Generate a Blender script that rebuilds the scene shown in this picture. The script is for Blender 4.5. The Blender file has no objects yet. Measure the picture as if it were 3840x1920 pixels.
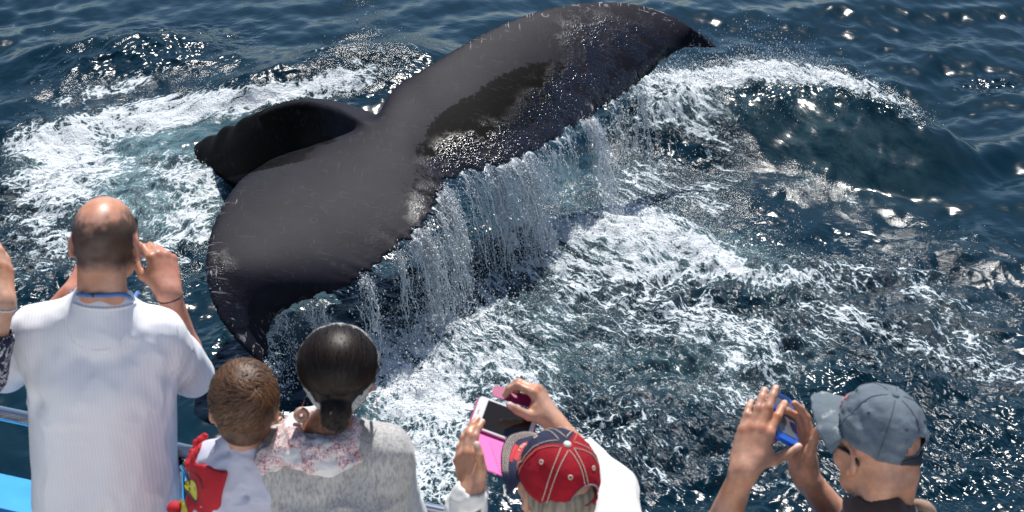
import bpy, bmesh, math, random
import numpy as np
from mathutils import Vector, Matrix

# ------------------------------------------------------------------ camera, sky, sun, exposure
SC = bpy.context.scene
CAM_Z, PITCH, FPX = 6.2, math.radians(28.0), 6700.0     # eye height above the sea, tilt, focal length (3840 px wide)
cam_data = bpy.data.cameras.new('camera')
cam_data.sensor_width = 36.0
cam_data.lens = FPX / 3840.0 * 36.0
cam_data.clip_start = 0.1
cam_data.clip_end = 20000.0
cam_data.dof.use_dof = True
cam_data.dof.focus_distance = 11.8
cam_data.dof.aperture_fstop = 10.0
camera = bpy.data.objects.new('camera', cam_data)
SC.collection.objects.link(camera)
camera.location = (0, 0, CAM_Z)
camera.rotation_euler = (math.pi / 2 - PITCH, 0, 0)
SC.camera = camera

SUN_EL, SUN_AZ = math.radians(60.0), math.radians(9.0)   # high sun, ahead and a little to the right
world = bpy.data.worlds.new('World')
SC.world = world
world.use_nodes = True
wn = world.node_tree.nodes
bg = wn['Background']
sky = wn.new('ShaderNodeTexSky')
sky.sky_type = 'NISHITA'
sky.sun_disc = False
sky.sun_elevation = SUN_EL
sky.sun_rotation = SUN_AZ
sky.air_density = 1.0
sky.dust_density = 0.1
sky.ozone_density = 2.5
world.node_tree.links.new(sky.outputs[0], bg.inputs[0])
bg.inputs[1].default_value = 0.082
sun_data = bpy.data.lights.new('sun', 'SUN')
sun_data.energy = 4.6
sun_data.angle = math.radians(0.55)
sun_data.color = (1.0, 0.965, 0.91)
sun = bpy.data.objects.new('sun', sun_data)
SC.collection.objects.link(sun)
SUN_DIR = Vector((math.sin(SUN_AZ) * math.cos(SUN_EL), math.cos(SUN_AZ) * math.cos(SUN_EL), math.sin(SUN_EL)))
sun.rotation_euler = SUN_DIR.to_track_quat('Z', 'Y').to_euler()
sun.location = (2, 5, 20)
vs = SC.view_settings
vs.view_transform = 'Standard'
vs.look = 'None'
vs.exposure = 0.45
vs.gamma = 1.0
vs.use_curve_mapping = False
SC.render.engine = 'CYCLES'
SC.cycles.max_bounces = 8
SC.cycles.transparent_max_bounces = 12
SC.cycles.caustics_reflective = False
SC.cycles.caustics_refractive = False
SC.cycles.sample_clamp_indirect = 6.0
SC.cycles.sample_clamp_direct = 14.0
SC.cycles.use_denoising = True
SC.cycles.use_adaptive_sampling = False
SC.cycles.denoiser = 'OPENIMAGEDENOISE'
SC.cycles.denoising_input_passes = 'RGB_ALBEDO_NORMAL'
SC.cycles.denoising_prefilter = 'NONE'

rng = np.random.default_rng(11)
random.seed(11)
CP, SP = math.cos(PITCH), math.sin(PITCH)

# ------------------------------------------------------------------ pixel <-> place helpers (3840 x 1920 pixels)
def ray(u, v):
    a, b = (u - 1920.0) / FPX, (v - 960.0) / FPX
    # camera axes: right (1,0,0), down (0,-SP,-CP), forward (0,CP,-SP)
    return np.array([a, CP - b * SP, -SP - b * CP])
def at_z(u, v, z):
    r = ray(u, v); t = (z - CAM_Z) / r[2]
    return np.array([0, 0, CAM_Z]) + r * t
def at_d(u, v, d):                     # d: depth along the view axis
    return np.array([0, 0, CAM_Z]) + ray(u, v) * d
def project(P):
    P = np.asarray(P, float); q = P - np.array([0, 0, CAM_Z])
    fw = q[..., 1] * CP - q[..., 2] * SP
    dn = -q[..., 1] * SP - q[..., 2] * CP
    fw = np.where(fw < 0.2, 0.2, fw)
    return 1920 + FPX * q[..., 0] / fw, 960 + FPX * dn / fw

# ------------------------------------------------------------------ object helpers
def link(o, parent=None):
    SC.collection.objects.link(o)
    if parent is not None: o.parent = parent
    return o
def tag(o, label=None, cat=None, group=None, kind=None):
    if label: o['label'] = label
    if cat: o['category'] = cat
    if group: o['group'] = group
    if kind: o['kind'] = kind
    return o
def empty(name, loc=(0, 0, 0)):
    o = bpy.data.objects.new(name, None); o.empty_display_size = 0.1
    o.location = loc
    return link(o)
def mesh_np(name, V, F, mat, parent=None, smooth=True, attrs=None, origin=None):
    """V (n,3); F: list of faces, or int array (m,3|4). World coordinates; parent offset is taken off."""
    V = np.asarray(V, np.float64)
    off = np.zeros(3)
    if parent is not None:
        p = parent
        while p is not None:
            off += np.array(p.location); p = p.parent
    elif origin is not None:
        off = np.array(origin, float)
    me = bpy.data.meshes.new(name)
    if isinstance(F, np.ndarray):
        n, m, k = len(V), F.shape[0], F.shape[1]
        me.vertices.add(n); me.vertices.foreach_set('co', (V - off).astype(np.float32).ravel())
        me.loops.add(m * k); me.loops.foreach_set('vertex_index', F.astype(np.int32).ravel())
        me.polygons.add(m)
        me.polygons.foreach_set('loop_start', np.arange(0, m * k, k, dtype=np.int32))
        me.polygons.foreach_set('loop_total', np.full(m, k, np.int32))
        me.update(calc_edges=True)
    else:
        me.from_pydata((V - off).tolist(), [], F)
        me.update()
    if smooth:
        me.polygons.foreach_set('use_smooth', np.ones(len(me.polygons), bool))
    for an, av in (attrs or {}).items():
        av = np.asarray(av, np.float32)
        if av.ndim == 2:
            at = me.attributes.new(an, 'FLOAT_COLOR', 'POINT')
            c4 = np.ones((len(av), 4), np.float32); c4[:, :3] = av
            at.data.foreach_set('color', c4.ravel())
        else:
            at = me.attributes.new(an, 'FLOAT', 'POINT'); at.data.foreach_set('value', av)
    if mat is not None: me.materials.append(mat)
    o = bpy.data.objects.new(name, me)
    link(o, parent)
    if parent is None and origin is not None: o.location = origin
    return o
def join_parts(parts):
    """parts: list of (V, F array) with equal face size -> V, F"""
    Vs, Fs, k = [], [], 0
    for V, F in parts:
        Vs.append(V); Fs.append(np.asarray(F) + k); k += len(V)
    return np.concatenate(Vs), np.concatenate(Fs)

# ------------------------------------------------------------------ numeric noise
def _hash(ix, iy, iz, seed):
    h = (ix * 374761393 + iy * 668265263 + iz * 2147483647 + seed * 1274126177) & 0xffffffff
    h = ((h ^ (h >> 13)) * 1274126177) & 0xffffffff
    h = ((h ^ (h >> 16)) * 2246822519) & 0xffffffff
    return ((h ^ (h >> 15)) & 0xffff).astype(np.float32) / 65535.0
def vnoise(P, seed=0):
    """value noise in -1..1 for (n,2) or (n,3) points"""
    P = np.asarray(P, np.float32)
    if P.shape[-1] == 2: P = np.concatenate([P, np.zeros(P.shape[:-1] + (1,), np.float32)], -1)
    i = np.floor(P).astype(np.int64); f = P - i; f = f * f * f * (f * (f * 6 - 15) + 10)
    r = 0
    flat = np.all(P[..., 2] == 0)
    for dx in (0, 1):
        for dy in (0, 1):
            for dz in ((0,) if flat else (0, 1)):
                w = (f[..., 0] if dx else 1 - f[..., 0]) * (f[..., 1] if dy else 1 - f[..., 1])
                if not flat: w = w * (f[..., 2] if dz else 1 - f[..., 2])
                r = r + w * _hash(i[..., 0] + dx, i[..., 1] + dy, i[..., 2] + dz, seed)
    return r * 2 - 1
def fbm(P, oct=4, seed=0, gain=0.5):
    P = np.asarray(P, np.float32); a, s, r = 1.0, 1.0, 0
    for k in range(oct):
        r = r + a * vnoise(P * s + 17.3 * k, seed + k); a *= gain; s *= 2.03
    return r
def sstep(a, b, x):
    t = np.clip((x - a) / (b - a), 0, 1); return t * t * (3 - 2 * t)
def catmull(P, n):
    """resample a (k,d) polyline to n points, Catmull-Rom, uniform in index"""
    P = np.asarray(P, float); k = len(P)
    E = np.vstack([2 * P[0] - P[1], P, 2 * P[-1] - P[-2]])
    t = np.linspace(0, k - 1, n); i = np.minimum(t.astype(int), k - 2); f = (t - i)[:, None]
    p0, p1, p2, p3 = E[i], E[i + 1], E[i + 2], E[i + 3]
    return 0.5 * (2 * p1 + (p2 - p0) * f + (2 * p0 - 5 * p1 + 4 * p2 - p3) * f ** 2 + (3 * p1 - p0 - 3 * p2 + p3) * f ** 3)
def tube(path, rad, sides=6, caps=True):
    """tube mesh (quads) along path with radius array"""
    path = np.asarray(path, float); n = len(path)
    rad = np.broadcast_to(np.asarray(rad, float), (n,))
    T = np.gradient(path, axis=0); T /= np.linalg.norm(T, axis=1, keepdims=True) + 1e-9
    ref = np.array([0, 0, 1.0]) if abs(T[0, 2]) < 0.9 else np.array([1.0, 0, 0])
    N = np.zeros_like(T); x = ref - T[0] * ref.dot(T[0]); x /= np.linalg.norm(x)
    for k in range(n):
        x = x - T[k] * x.dot(T[k]); x /= np.linalg.norm(x) + 1e-9; N[k] = x
    B = np.cross(T, N)
    a = np.arange(sides) * 2 * math.pi / sides
    V = (path[:, None, :] + rad[:, None, None] * (np.cos(a)[None, :, None] * N[:, None, :] + np.sin(a)[None, :, None] * B[:, None, :])).reshape(-1, 3)
    i, j = np.meshgrid(np.arange(n - 1), np.arange(sides), indexing='ij')
    jn = (j + 1) % sides
    F = np.stack([i * sides + j, i * sides + jn, (i + 1) * sides + jn, (i + 1) * sides + j], -1).reshape(-1, 4)
    if caps:                               # close the ends by shrinking the last rings
        m = n * sides
        V[:sides] = path[0] + (V[:sides] - path[0]) * 0.03
        V[m - sides:m] = path[-1] + (V[m - sides:m] - path[-1]) * 0.03
    return V, F
def box_vf(cx, cy, cz, sx, sy, sz, M=None):
    c = np.array([[x, y, z] for x in (-.5, .5) for y in (-.5, .5) for z in (-.5, .5)]) * [sx, sy, sz]
    if M is not None: c = c @ np.asarray(M).T
    return c + [cx, cy, cz], np.array([[0, 1, 3, 2], [4, 6, 7, 5], [0, 4, 5, 1], [2, 3, 7, 6], [0, 2, 6, 4], [1, 5, 7, 3]])

# ------------------------------------------------------------------ material helpers
class Mat:
    def __init__(s, name):
        s.m = bpy.data.materials.new(name); s.m.use_nodes = True
        s.t = s.m.node_tree; s.n = s.t.nodes; s.p = s.n['Principled BSDF']; s.out = s.n['Material Output']
    def node(s, typ, props=None, **inp):
        n = s.n.new('ShaderNode' + typ)
        for k, v in (props or {}).items(): setattr(n, k, v)
        for k, v in inp.items(): s.set(n, k, v)
        return n
    def set(s, n, k, v):
        key = int(k[1:]) if (k[0] == 'i' and k[1:].isdigit()) else k.replace('_', ' ')
        sock = n.inputs[key]
        if isinstance(v, bpy.types.NodeSocket): s.t.links.new(v, sock)
        elif isinstance(v, bpy.types.Node): s.t.links.new(v.outputs[0], sock)
        else: sock.default_value = v
    def P(s, **kw):
        for k, v in kw.items(): s.set(s.p, k, v)
        return s
    def coord(s, scale=(1, 1, 1), kind='Object', rot=(0, 0, 0)):
        tc = s.node('TexCoord'); mp = s.node('Mapping')
        s.t.links.new(tc.outputs[kind], mp.inputs['Vector'])
        mp.inputs['Scale'].default_value = scale; mp.inputs['Rotation'].default_value = rot
        return mp.outputs[0]
    def noise(s, vec, scale, detail=4, rough=0.5, dist=0.0):
        n = s.node('TexNoise', Scale=scale, Detail=detail, Roughness=rough, Distortion=dist)
        if vec is not None: s.t.links.new(vec, n.inputs['Vector'])
        return n.outputs[0]
    def math(s, op, a, b=0.0, c=None, clamp=False):
        n = s.node('Math', {'operation': op, 'use_clamp': clamp}, i0=a, i1=b)
        if c is not None: s.set(n, 'i2', c)
        return n.outputs[0]
    def ramp(s, fac, lo, hi, smooth=True, a=0.0, b=1.0):
        n = s.node('MapRange', {'interpolation_type': 'SMOOTHSTEP' if smooth else 'LINEAR'}, Value=fac, From_Min=lo, From_Max=hi, To_Min=a, To_Max=b)
        return n.outputs[0]
    def mix(s, fac, a, b):
        n = s.n.new('ShaderNodeMix'); n.data_type = 'RGBA'
        s.set(n, 'i0', fac)
        for idx, v in ((6, a), (7, b)):
            if isinstance(v, (tuple, list)): v = tuple(v) + (1.0,) * (4 - len(v))
            s.set(n, 'i%d' % idx, v)
        return n.outputs[2]
    def attr(s, name, out='Fac'):
        n = s.node('Attribute', {'attribute_name': name}); return n.outputs[out]
    def bump(s, h, strength=0.3, dist=0.01, normal=None):
        n = s.node('Bump', Strength=strength, Distance=dist, Height=h)
        if normal is not None: s.set(n, 'Normal', normal)
        return n.outputs[0]
def simple(name, col, rough=0.5, metal=0.0, bump_scale=None, bump_str=0.2, bump_dist=0.002, var=0.0, var_scale=8.0, **kw):
    M = Mat(name); c = tuple(col) + (1.0,)
    if var > 0:
        n = M.noise(M.coord(), var_scale, 5, 0.6)
        M.P(Base_Color=M.mix(M.ramp(n, 0.3, 0.7), tuple(x * (1 - var) for x in col), tuple(min(1, x * (1 + var)) for x in col)))
    else: M.P(Base_Color=c)
    M.P(Roughness=rough, Metallic=metal)
    if bump_scale: M.P(Normal=M.bump(M.noise(M.coord(), bump_scale, 5, 0.6), bump_str, bump_dist))
    for k, v in kw.items(): M.P(**{k: v})
    return M.m

# ------------------------------------------------------------------ whale flukes: where their edges are
# matched leading / trailing edge stations (pixels and height over the sea in metres), root first
NEAR_L = [(1400, 445, 1.10), (1290, 500, 1.05), (1150, 548, 1.02), (1020, 590, 1.00), (915, 660, .98), (835, 765, .94), (786, 880, .88), (768, 990, .80), (780, 1095, .69), (820, 1190, .57), (880, 1272, .44), (940, 1335, .33), (975, 1362, .28)]
NEAR_T = [(1663, 672, .86), (1662, 735, .83), (1640, 800, .80), (1590, 870, .76), (1525, 925, .72), (1450, 980, .68), (1380, 1045, .63), (1285, 1095, .58), (1170, 1128, .52), (1085, 1160, .46), (1030, 1205, .40), (1010, 1290, .33), (990, 1362, .28)]
FAR_L = [(1400, 445, 1.10), (1480, 330, 1.20), (1590, 258, 1.27), (1710, 183, 1.33), (1840, 112, 1.38), (1960, 60, 1.41), (2090, 25, 1.42), (2230, 8, 1.40), (2370, 14, 1.35), (2490, 45, 1.27), (2580, 92, 1.18), (2650, 140, 1.08), (2690, 174, 1.02)]
FAR_T = [(1663, 672, .86), (1720, 668, .84), (1810, 648, .84), (1910, 622, .84), (2010, 575, .84), (2100, 528, .84), (2190, 470, .85), (2270, 415, .86), (2345, 362, .88), (2420, 305, .91), (2475, 245, .94), (2560, 186, .98), (2688, 180, 1.02)]
# ------------------------------------------------------------------ the sea: one sheet to the horizon, fine where it is near
K = 1.4907                                           # 2576-wide picture -> 3840-wide pixels
def spaced(lo, hi, d, far, grow=1.22):
    a = list(np.arange(lo, hi + d * 0.5, d)); s, x = d, a[-1]
    up = []
    while x < far: s *= grow; x += s; up.append(x)
    s, x = d, a[0]; dn = []
    while x > -far: s *= grow; x -= s; dn.append(x)
    return np.array(dn[::-1] + a + up)
gx = spaced(-5.6, 5.6, 0.0165, 4000.0)
gy = spaced(7.6, 16.6, 0.0165, 4000.0, 1.06)
gy = np.concatenate([gy[gy < 7.6][::6], gy[gy >= 7.6]])
X, Y = np.meshgrid(gx, gy, indexing='ij')
NX, NY = X.shape
XY = np.stack([X.ravel(), Y.ravel()], -1)

def poly_ridge(pts, heights, near_w, far_w):
    """pts in pixels (2576 scale); a wave whose crest runs along them. near_w: width of the side facing the boat."""
    n = 40
    C = np.array([at_z(p[0] * K, p[1] * K, h)[:2] for p, h in zip(pts, heights)])
    C = catmull(C, n); Hh = catmull(np.array(heights)[:, None], n)[:, 0]
    NW = catmull(np.broadcast_to(np.asarray(near_w, float), (len(pts),))[:, None].copy(), n)[:, 0]
    FW = catmull(np.broadcast_to(np.asarray(far_w, float), (len(pts),))[:, None].copy(), n)[:, 0]
    if C[-1][0] < C[0][0]: C, Hh, NW, FW = C[::-1], Hh[::-1], NW[::-1], FW[::-1]
    Tn = np.gradient(C, axis=0); Tn /= np.linalg.norm(Tn, axis=1, keepdims=True)
    Nn = np.stack([-Tn[:, 1], Tn[:, 0]], -1)             # away from the boat
    lo, hi = C.min(0) - 2.2, C.max(0) + 2.2
    sel = np.where((XY > lo).all(1) & (XY < hi).all(1))[0]
    Q = XY[sel]
    out = np.zeros(len(XY)); acc = np.zeros(len(Q))
    for i in range(n - 1):
        a, b = C[i], C[i + 1]; e = b - a
        t = np.clip(((Q - a) @ e) / e.dot(e), 0, 1); d = Q - (a + t[:, None] * e)
        dd = np.sqrt((d * d).sum(1)) + 1e-6
        ca = (d @ Nn[i]) / dd
        w = FW[i] + (NW[i] - FW[i]) * (0.5 - 0.5 * ca)
        q = np.clip(dd / w, 0, 0.998)
        pr = np.clip(1 - np.sqrt(q * q + 0.004), 0, 1) ** 1.15 * (1 + 0.35 * q * (1 - q)) * (0.5 - 0.5 * ca) + (0.5 + 0.5 * np.cos(math.pi * q)) * (0.5 + 0.5 * ca)
        acc = np.maximum(acc, (Hh[i] + (Hh[i + 1] - Hh[i]) * t) * pr)
    out[sel] = acc
    G = out.reshape(NX, NY)
    for _ in range(5):
        G[1:-1] = (G[:-2] + 2 * G[1:-1] + G[2:]) / 4; G[:, 1:-1] = (G[:, :-2] + 2 * G[:, 1:-1] + G[:, 2:]) / 4
    return G.ravel()

def sea_waves(xy):
    r = np.random.default_rng(5)
    z = np.zeros(len(xy)); x, y = xy[:, 0], xy[:, 1]
    wob = 0.5 * fbm(xy * 0.5, 3, 40)
    far = np.exp(-np.hypot(x, y - 12) / 90.0)
    for lam, amp, n, spread in ((3.4, 0.040, 4, 0.35), (1.7, 0.022, 5, 0.5), (0.8, 0.010, 7, 0.8), (0.38, 0.0042, 8, 1.1), (0.19, 0.0017, 8, 1.4)):
        for k in range(n):
            a = math.radians(-72) + r.uniform(-spread, spread); l = lam * r.uniform(0.75, 1.3)
            kx, ky = math.cos(a) * 2 * math.pi / l, math.sin(a) * 2 * math.pi / l
            ph = kx * x + ky * y + r.uniform(0, 6.28) + wob * 2.2
            s = np.sin(ph)
            z += amp * r.uniform(0.6, 1.3) * (1.0 - 2.0 * np.abs(0.5 * (1 - s)) ** 0.8) * 0.9 * (far if l < 3 else 1)
    return z
Z = sea_waves(XY)
# waves thrown up by the tail and the swell around it
Z = Z * (0.75 + 0.35 * fbm(XY * 0.35, 2, 3))
ridge_a = poly_ridge([(1500, 330), (1600, 235), (1720, 196), (1900, 172), (2040, 182), (2180, 222), (2290, 280), (2345, 350), (2370, 430)],
                     [0.10, 0.32, 0.46, 0.55, 0.55, 0.50, 0.38, 0.20, 0.02], [0.5, 0.62, 0.78, 0.92, 0.92, 0.88, 0.8, 0.7, 0.6], [0.5, 0.5, 0.5, 0.55, 0.55, 0.5, 0.5, 0.5, 0.5])
ridge_b = poly_ridge([(1180, 640), (1330, 575), (1500, 548), (1650, 548), (1780, 600), (1900, 645), (2100, 668), (2280, 690), (2420, 760)],
                     [0.04, 0.14, 0.22, 0.24, 0.22, 0.20, 0.16, 0.12, 0.02], 0.85, 0.38)
ridge_c = poly_ridge([(60, 175), (150, 118), (260, 88), (360, 80), (440, 88), (520, 130)], [0.02, 0.17, 0.24, 0.25, 0.2, 0.02], 0.9, 0.6)
ridge_d = poly_ridge([(620, 190), (760, 150), (900, 120), (1000, 112), (1060, 140)], [0.02, 0.15, 0.22, 0.20, 0.04], 1.0, 0.7)
ridge_e = poly_ridge([(480, 245), (620, 205), (760, 185), (880, 180)], [0.02, 0.12, 0.13, 0.03], 0.35, 0.4)
ridge_f = poly_ridge([(20, 470), (28, 400), (60, 345), (120, 330)], [0.03, 0.13, 0.12, 0.03], 0.3, 0.3)
ridge_g = poly_ridge([(1560, 760), (1720, 790), (1900, 835), (2050, 880)], [0.03, 0.10, 0.10, 0.02], 0.5, 0.3)
ridge_h = poly_ridge([(2420, 205), (2500, 205), (2576, 215)], [0.03, 0.09, 0.03], 0.5, 0.5)
ridge_i = poly_ridge([(1960, 960), (2200, 930), (2420, 990)], [0.02, 0.08, 0.02], 0.5, 0.5)
Z += ridge_a + ridge_b + ridge_c + ridge_d + ridge_e + ridge_f + ridge_g + ridge_h + ridge_i

# where foam lies (picture places turned into places on the sea), 0..1
U, Vp = project(np.stack([XY[:, 0], XY[:, 1], Z], -1)); U, Vp = U / K, Vp / K
inview = (U > -600) & (U < 3200) & (Vp > -250) & (Vp < 1700) & (XY[:, 1] > 5)
foam = np.zeros(len(XY)); aer = np.zeros(len(XY)); chop = np.zeros(len(XY))
def ell(cx, cy, rx, ry, rot=0.0, soft=0.6):
    a = math.radians(rot); dx, dy = U - cx, Vp - cy
    p, q = (dx * math.cos(a) + dy * math.sin(a)) / rx, (-dx * math.sin(a) + dy * math.cos(a)) / ry
    return 1 - sstep(1 - soft, 1 + soft, np.hypot(p, q))
def add(arr, d, m): arr[:] = np.where(inview, 1 - (1 - arr) * (1 - d * m), arr)
for cx, cy, rx, ry, rot, d in (
    # left patch around the tail stock
    (170, 385, 110, 62, 15, .95), (330, 302, 250, 40, -9, .85), (610, 252, 240, 26, -9, .70), (800, 222, 150, 30, -8, .50),
    (150, 470, 90, 60, 0, .75), (480, 275, 260, 34, -10, .55),
    (300, 440, 200, 80, 0, .45), (140, 540, 90, 75, 0, .50), (420, 560, 110, 60, 0, .42), (430, 650, 70, 55, 20, .50), (400, 735, 60, 40, 0, .55),
    (60, 560, 70, 130, 0, .30), (100, 660, 90, 90, 0, .30), (490, 560, 60, 80, 0, .5), (460, 430, 80, 40, 0, .5),
    (250, 235, 150, 16, -14, .46), (420, 215, 240, 50, -10, .26), (140, 215, 120, 30, -10, .25), (150, 318, 90, 20, -20, .40), (60, 345, 45, 30, -40, .5),
    (900, 150, 160, 55, -12, .34), (860, 200, 120, 25, -15, .45), (920, 40, 60, 60, 10, .16), (230, 120, 130, 40, -10, .14), (640, 240, 180, 30, -8, .3),
    (30, 420, 40, 70, 10, .45), (500, 470, 70, 60, 20, .5), (240, 620, 120, 60, 0, .35),
    # right: broken crest and its face
    (1700, 215, 110, 40, 12, .62), (1780, 190, 120, 26, -6, .85), (1880, 180, 110, 32, -4, .92), (2010, 182, 110, 28, 8, .86), (2150, 216, 100, 24, 20, .74), (2270, 266, 80, 20, 35, .50),
    (1700, 275, 130, 55, 25, .46), (1800, 330, 90, 60, 40, .40), (1600, 330, 90, 70, 0, .40), (1850, 400, 60, 60, 40, .32), (1990, 460, 90, 60, 35, .17),
    (1740, 470, 130, 50, 10, .48), (1560, 480, 90, 60, 10, .45), (1620, 430, 60, 40, 10, .4), (1820, 540, 80, 40, 10, .35), (2080, 480, 100, 60, 35, .20), (1420, 500, 120, 60, 0, .30),
    # second ridge
    (1450, 570, 130, 32, -6, .75), (1620, 570, 150, 42, 6, .86), (1780, 640, 130, 46, 18, .84), (1930, 690, 150, 30, 4, .66), (2090, 690, 140, 40, 6, .50), (2280, 690, 130, 46, 10, .42),
    (1650, 660, 200, 60, 10, .62), (1500, 690, 150, 80, 0, .50), (1680, 760, 180, 60, 10, .48), (1400, 830, 220, 110, 0, .46), (1150, 800, 180, 120, 30, .42),
    (1850, 860, 190, 60, 10, .52), (1800, 800, 120, 30, 10, .6), (2070, 790, 140, 50, 18, .52), (1860, 950, 130, 60, -6, .60), (1640, 850, 120, 50, 10, .46),
    (1040, 930, 120, 110, 25, .84), (1060, 1080, 130, 130, 0, .80), (1240, 960, 150, 90, 0, .52), (1330, 1050, 160, 100, 0, .42), (1550, 1020, 160, 100, 0, .30), (1560, 1160, 140, 110, 0, .48),
    (1100, 1230, 140, 70, 0, .62), (1750, 1160, 90, 60, 0, .34), (960, 870, 60, 40, 40, .5), (820, 830, 120, 60, -20, .34),
    (2250, 780, 220, 80, 10, .28), (2400, 800, 130, 90, 10, .32), (2420, 880, 160, 70, 20, .36), (2520, 930, 110, 40, 20, .48), (2330, 960, 160, 70, 10, .24), (2540, 770, 60, 60, 0, .3),
    (2300, 600, 170, 60, 20, .15), (2480, 650, 120, 60, 10, .17), (2400, 1080, 200, 120, 0, .16), (1900, 1060, 160, 120, 0, .24), (2100, 1180, 260, 100, 0, .2), (2200, 860, 160, 60, 10, .34),
    (1740, 1050, 140, 60, 0, .28), (1960, 840, 120, 50, 10, .4)):
    add(foam, d, ell(cx, cy, rx, ry, rot))
# a little everywhere in the churned half
for cx, cy, rx, ry, rot, d in ((310, 440, 190, 110, 0, .9), (480, 340, 150, 50, -10, .7), (420, 520, 130, 70, 0, .6), (180, 400, 110, 70, 10, .8), (1060, 1000, 130, 170, 10, .7), (1560, 590, 260, 60, 5, .5),
                               (1300, 870, 220, 120, 0, .45), (1800, 650, 250, 60, 14, .45), (1450, 480, 160, 70, 0, .4), (1750, 250, 160, 70, 10, .3), (1800, 900, 220, 90, 0, .3)):
    add(aer, d, ell(cx, cy, rx, ry, rot, .8))
for cx, cy, rx, ry, rot, d in ((1500, 800, 600, 260, 8, .9), (2150, 900, 560, 260, 5, .8), (1700, 300, 190, 120, 10, .9), (1930, 215, 200, 34, 4, .9), (2200, 245, 130, 30, 26, .9), (120, 620, 190, 160, 0, .9),
                               (350, 430, 260, 130, 0, .5), (360, 140, 230, 60, -8, .6), (1600, 1150, 500, 200, 0, .8), (2300, 1180, 420, 180, 0, .6), (820, 200, 240, 60, -10, .6), (430, 650, 140, 120, 0, .5), (1000, 1000, 160, 250, 0, .6), (2490, 215, 70, 20, 0, .7), (60, 420, 70, 120, 0, .6)):
    add(chop, d, ell(cx, cy, rx, ry, rot, .7))
chop *= 1 - 0.97 * ell(2110, 400, 260, 125, 25, .4)
foam *= 1 - 0.75 * ell(2130, 370, 200, 90, 25, .4)
aer[:] = np.where(inview, np.maximum(aer, .16 * ell(2080, 350, 260, 130, 20, .8)), aer)  # big wave face: light glowing through it, painted as brighter teal
aer[:] = np.where(inview, np.maximum(aer, .35 * ell(820, 800, 160, 90, -20, .8)), aer)
chop[:] = np.where(inview, np.maximum(chop, .45 * ell(600, 900, 170, 120, 0, .6)), chop)
foam *= 1 - 0.16 * sstep(1250, 1700, U) * sstep(600, 760, Vp)
foam = np.clip(np.where(U > 900, foam * 0.87, foam * 0.88), 0, 0.90)
# where the water pouring off the flukes lands
land_w = np.zeros(len(XY))
for st_, dn in ((NEAR_T, [0, .6, .8, .5, .6, .7, .7, .45, .2, .1, .1, .1, .2]), (FAR_T, [0, .3, .8, .9, .7, .8, .9, .7, .4, .1, .1, 0, .1])):
    P3 = np.array([at_z(*p) for p in st_]); tf_ = np.sqrt(2 * P3[:, 2] / 9.81); L2 = P3[:, :2] + np.array([.42, -.08]) * tf_[:, None]
    L2 = catmull(np.concatenate([L2, np.array(dn)[:, None]], 1), 70)
    near_ = np.where(inview & (XY[:, 0] > -2.5) & (XY[:, 0] < 2.5) & (XY[:, 1] > 8.5) & (XY[:, 1] < 14.5))[0]
    q = XY[near_]; bw_ = np.zeros(len(q))
    for x_, y_, d_ in L2: bw_ = np.maximum(bw_, d_ * np.exp(-((q[:, 0] - x_) ** 2 + (q[:, 1] - y_) ** 2) / (2 * .13 ** 2)))
    land_w[near_] = np.maximum(land_w[near_], bw_)
foam = 1 - (1 - foam) * (1 - .62 * land_w); aer = np.maximum(aer, .5 * land_w); chop = np.maximum(chop, .9 * land_w)
# churned water: lumps and small steep chop as real relief
nz = np.where(inview)[0]
Q = XY[nz]
c1 = fbm(Q * 5.5 + 0.6 * np.stack([fbm(Q * 3, 2, 60), fbm(Q * 3, 2, 61)], -1), 4, 21, 0.55)
c2 = 1 - np.abs(fbm(Q * 11.0, 3, 31, 0.55))
Z[nz] += chop[nz] * (0.030 * c1 + 0.016 * (c2 - 0.6)) + foam[nz] * 0.020 * c1 + 0.008 * fbm(Q * 7, 3, 77) * (0.3 + chop[nz])
glint = chop.copy()

# flow lines: rising to the right around the tail stock, falling to the right in the wake
xs_ = np.linspace(-6, 6, 200); sl = 0.40 - 1.15 * sstep(-2.2, 0.2, xs_) + 0.35 * sstep(1.5, 4, xs_); gl_ = np.concatenate([[0], np.cumsum((sl[1:] + sl[:-1]) / 2 * np.diff(xs_))])
wig = 0.22 * np.stack([fbm(XY * 0.9, 2, 81), fbm(XY * 0.9, 2, 82)], -1)
flow_c = np.stack([XY[:, 0] * 0.88 + wig[:, 0], (XY[:, 1] - np.interp(XY[:, 0], xs_, gl_)) * 1.15 + wig[:, 1], Z * 0.5], -1)
# glints come in clusters
chop *= np.clip(0.62 + 0.75 * fbm(XY * 1.3, 3, 91), 0.12, 1.0)
idx = np.arange(NX * NY).reshape(NX, NY)
SF = np.stack([idx[:-1, :-1], idx[1:, :-1], idx[1:, 1:], idx[:-1, 1:]], -1).reshape(-1, 4)
SEA = np.stack([XY[:, 0], XY[:, 1], Z], -1)
def sea_height(x, y):
    i = np.clip(np.searchsorted(gx, x) - 1, 0, NX - 2); j = np.clip(np.searchsorted(gy, y) - 1, 0, NY - 2)
    return Z.reshape(NX, NY)[i, j]

M = Mat('sea_water')
co = M.coord()
dens = M.attr('foam'); aera_glow = M.attr('aerated_glow'); chp = M.attr('chop')
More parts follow.
